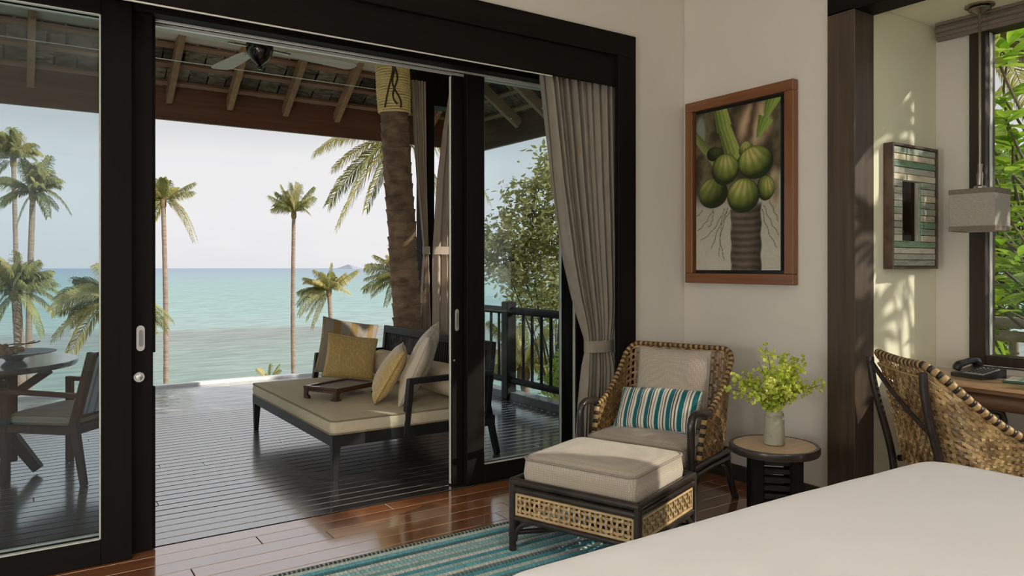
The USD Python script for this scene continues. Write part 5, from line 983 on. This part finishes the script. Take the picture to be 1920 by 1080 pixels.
def tree(name, label, cat, base, blobs, nl, size, seed, m, trunk_r=.07, group=None, asp=.42, spread=.09):
    rr = np.random.default_rng(seed); t = thing(name, label, cat, base, 0, group); o = V(*base); top = np.mean([V(*q[:3]) for q in blobs], 0)
    fork = o + (top - o) * .55; br = B(o).tube(smoothpath([o, (o + fork) / 2 + V(.05, .03, 0), fork], 10), np.linspace(trunk_r, trunk_r * .6, 10), 8); lv = B(o)
    for (x, y, z, r, nb) in blobs:
        c = V(x, y, z); br.tube(smoothpath([fork, (fork + c) / 2 + rr.normal(size=3) * .08, c], 10), np.linspace(trunk_r * .5, trunk_r * .18, 10), 6)
        for k in range(nb):
            e = c + nz(rr.normal(size=3)) * r * rr.uniform(.35, 1.0) ** .6 * V(1, 1, .85); br.tube(smoothpath([c, (c + e) / 2 + rr.normal(size=3) * .04, e], 6), np.linspace(trunk_r * .16, .004, 6), 4); leaves(lv, e, nl, size, rr, spread, asp=asp)
    br.build('branches', M['branch'], t, smooth=True); lv.build('foliage', m, t, kind='stuff'); return t
tree('broadleaf_tree', 'airy broad-leaved tree beyond the balcony railing', 'tree', (7.0, 8.9, -4.5), [(6.4, 8.95, 2.2, .55, 24), (6.85, 8.75, 2.8, .5, 22), (6.2, 9.1, 1.5, .5, 24), (6.8, 8.7, 1.75, .6, 30), (7.2, 8.6, 2.3, .6, 18), (5.95, 9.25, 1.75, .35, 14), (7.25, 8.5, 3.2, .5, 12), (6.5, 8.6, 1.1, .4, 14)], 44, .105, 41, M['leaf'], .04, spread=.12)
tree('shrub', 'dark leafy shrub at the top of the balcony railing below the airy tree', 'shrub', (8.5, 11.3, -5.2), [(8.05, 11.45, .65, .44, 24), (8.5, 11.1, .75, .46, 24), (9.0, 10.85, .6, .46, 16)], 24, .10, 42, M['leaf'], .04)
tree('shrub', 'bright yellow-green shrub behind the right-hand balusters', 'shrub', (6.3, 7.6, -2.6), [(6.0, 7.5, .05, .30, 22), (6.15, 7.35, .38, .26, 16), (6.3, 7.4, -.3, .35, 22), (6.0, 7.8, -.5, .25, 16)], 14, .10, 43, M['leafy'], .03, asp=.5)
tree('shrub', 'low bright shrub along the deck edge under the railing', 'shrub', (5.15, 6.6, -1.9), [(5.15, 6.9, -.40, .24, 22), (5.25, 6.5, -.40, .26, 22), (5.0, 7.3, -.50, .24, 18), (5.3, 6.0, -.35, .28, 16)], 14, .07, 44, M['leafy'], .02, asp=.5)

# ------------------------------------------------------------------ garden outside the alcove window
fc = thing('log_fence', 'weathered bamboo pole fence outside the alcove window', 'fence', (7.3, 2.6, -.5)); o = (7.3, 2.6, -.5)
M['pole'] = mat('weathered_pole', (.30, .25, .19), .7, c2=(.45, .39, .31), ns=5, stretch=(3, 1, 3))
for z, rr_ in ((.905, .05), (.785, .048)): B(o).tube([(7.3, -1, z), (7.3, 1.5, z + .004), (7.3, 5, z)], rr_, 14).build('rail', M['pole'], fc, smooth=60)
for y in (-.6, .7, 1.9, 2.97, 4.2): B(o).tube([(7.36, y, -.5), (7.36, y, .3), (7.36, y, .80)], .04, 12).build('post', M['pole'], fc, smooth=60)
M['frang'] = leafmat('frangipani_leaf', (.22, .38, .05), (.45, .58, .12), .42, .32, .22, 5.0)
def bigleaf(b, p, d, up, L_, w):
    d = nz(d); s = nz(np.cross(d, up)); u = np.cross(s, d); t = np.linspace(0, 1, 7); hw = w * np.sin(PI * np.clip(t * .94 + .04, 0, 1)) ** .75; mid = p + d * (t * L_)[:, None] - u * (.25 * L_ * t ** 2)[:, None]
    Lf, Rf = mid + s * hw[:, None] + u * (hw * .35)[:, None], mid - s * hw[:, None] + u * (hw * .35)[:, None]; b.grid(np.stack([Lf, mid, Rf], 1))
def frangipani(label, base, tips, seed, n=9):
    rr = np.random.default_rng(seed); t = thing('frangipani', label, 'tree', base); o = V(*base); b = B(o)
    for tp_ in tips:
        e = V(*tp_); f = o + V(0, 0, .9); b.tube(smoothpath([o, f, (f + e) / 2 + rr.normal(size=3) * .12, e], 14), np.linspace(.024, .009, 14), 7)
    b.build('branches', M['branch'], t, smooth=True)
    for tp_ in tips:
        for k in range(n):
            a = 2 * PI * k / n + rr.uniform(-.3, .3); d = V(math.cos(a), math.sin(a), rr.uniform(.05, .8)); lb = B(o); bigleaf(lb, V(*tp_) + V(0, 0, rr.uniform(-.08, .04)), d, UP, rr.uniform(.24, .36), rr.uniform(.038, .055)); lb.build('leaf', M['frang'], t, smooth=True)
frangipani('frangipani tree with large glossy leaves just outside the alcove window', (7.5, 2.0, -.5), [(6.3, 2.66, 3.0), (6.35, 2.62, 2.55), (6.5, 2.86, 1.4), (6.25, 2.58, 1.8), (6.6, 2.7, 3.15), (6.9, 3.1, 2.45), (6.7, 3.0, 1.7), (6.4, 2.7, 1.1), (6.55, 2.65, 2.35), (6.6, 2.9, 2.0), (6.3, 2.5, 1.45), (6.55, 2.72, 2.75), (6.75, 2.95, 2.35), (6.4, 2.62, 2.15), (6.7, 2.85, 1.85), (6.45, 2.70, 1.62), (7.0, 3.05, 1.35), (6.9, 2.9, 2.0), (7.05, 3.1, 2.65), (6.8, 2.75, 1.2), (6.55, 2.9, 2.5)], 51, 12)
frangipani('second frangipani, right of the one at the window edge', (7.0, -.2, -.5), [(6.4, .3, 2.3), (6.6, .9, 2.6), (6.5, .0, 2.9), (6.7, .5, 3.2), (6.8, 1.5, 2.4), (6.3, .7, 2.0), (6.9, 1.1, 3.1), (6.5, -.5, 2.5), (6.6, -.9, 3.1), (6.8, -1.3, 3.4), (6.4, -1.0, 2.4), (6.7, -.3, 3.6), (6.5, -1.4, 3.4), (6.6, -1.75, 3.65), (6.4, -1.55, 3.15), (6.5, -.5, 3.35), (6.5, -.75, 3.6), (6.4, -.3, 3.2), (6.45, -.15, 3.45), (6.5, -.5, 4.2), (6.45, -.35, 3.95), (6.55, -.65, 4.4), (6.4, -.2, 4.1)], 52, 14)  # out of view; leaf clusters placed to break up sun through the window
tree('broadleaf_tree', 'dense garden tree behind the frangipani', 'tree', (9.8, 4.0, -.6), [(9.3, 4.0, 1.2, .8, 40), (9.6, 4.4, 2.2, .8, 40), (9.2, 3.6, 2.0, .7, 30), (10.2, 3.6, 1.4, .8, 30), (9.2, 4.5, .3, .7, 30), (10.2, 4.6, 2.7, .7, 20)], 20, .17, 45, M['leafg'], .08, asp=.4)
tree('broadleaf_tree', 'tall shade tree beside the house', 'tree', (7.5, 4.6, -.6), [(7.4, 4.4, 1.8, .8, 34), (7.0, 5.2, 2.3, .8, 34), (7.6, 5.2, 3.2, .8, 34), (7.6, 4.0, 3.4, .7, 24), (7.2, 5.6, 1.4, .7, 30), (5.75, 3.4, 1.2, .55, 50), (5.65, 3.5, 2.1, .6, 60), (5.85, 3.3, 2.9, .6, 50), (5.45, 3.7, 1.7, .5, 50)], 24, .16, 46, M['leaf'], .1)  # out of view, placed to keep direct sun off the deck
palm('palm whose frond tip hangs into the top of the alcove window', (14.57, 6.45, 5.6), (14.4, 6.6, -.6), .14, 2.1, [(75, 0, .9, .35), (60, .1, .9, .4), (100, 0, .8, .4), (-60, 0, 1, .4), (-90, 0, 1, .4)], 6, 12, (0, 0), group=None, yellow=.2)
def spiky(label, base, n, L_, seed):
    rr = np.random.default_rng(seed); t = thing('spiky_plant', label, 'plant', base)
    for k in range(n):
        a = rr.uniform(0, 2 * PI); d = V(math.cos(a), math.sin(a), rr.uniform(.5, 1.8)); b = B(); bigleaf(b, V(0, 0, .25), d, UP, L_ * rr.uniform(.7, 1.1), .022); b.build('leaf', M['frang'], t, smooth=True)
    B().tube([(0, 0, 0), (0, 0, .15), (0, 0, .3)], .04, 8).build('stem', M['branch'], t)
spiky('spiky-leaved plant under the bamboo fence, nearest the window edge', (6.9, 2.75, -.42), 26, .8, 61); spiky('taller spiky-leaved plant behind the bamboo fence', (7.75, 3.1, .0), 26, .9, 62)
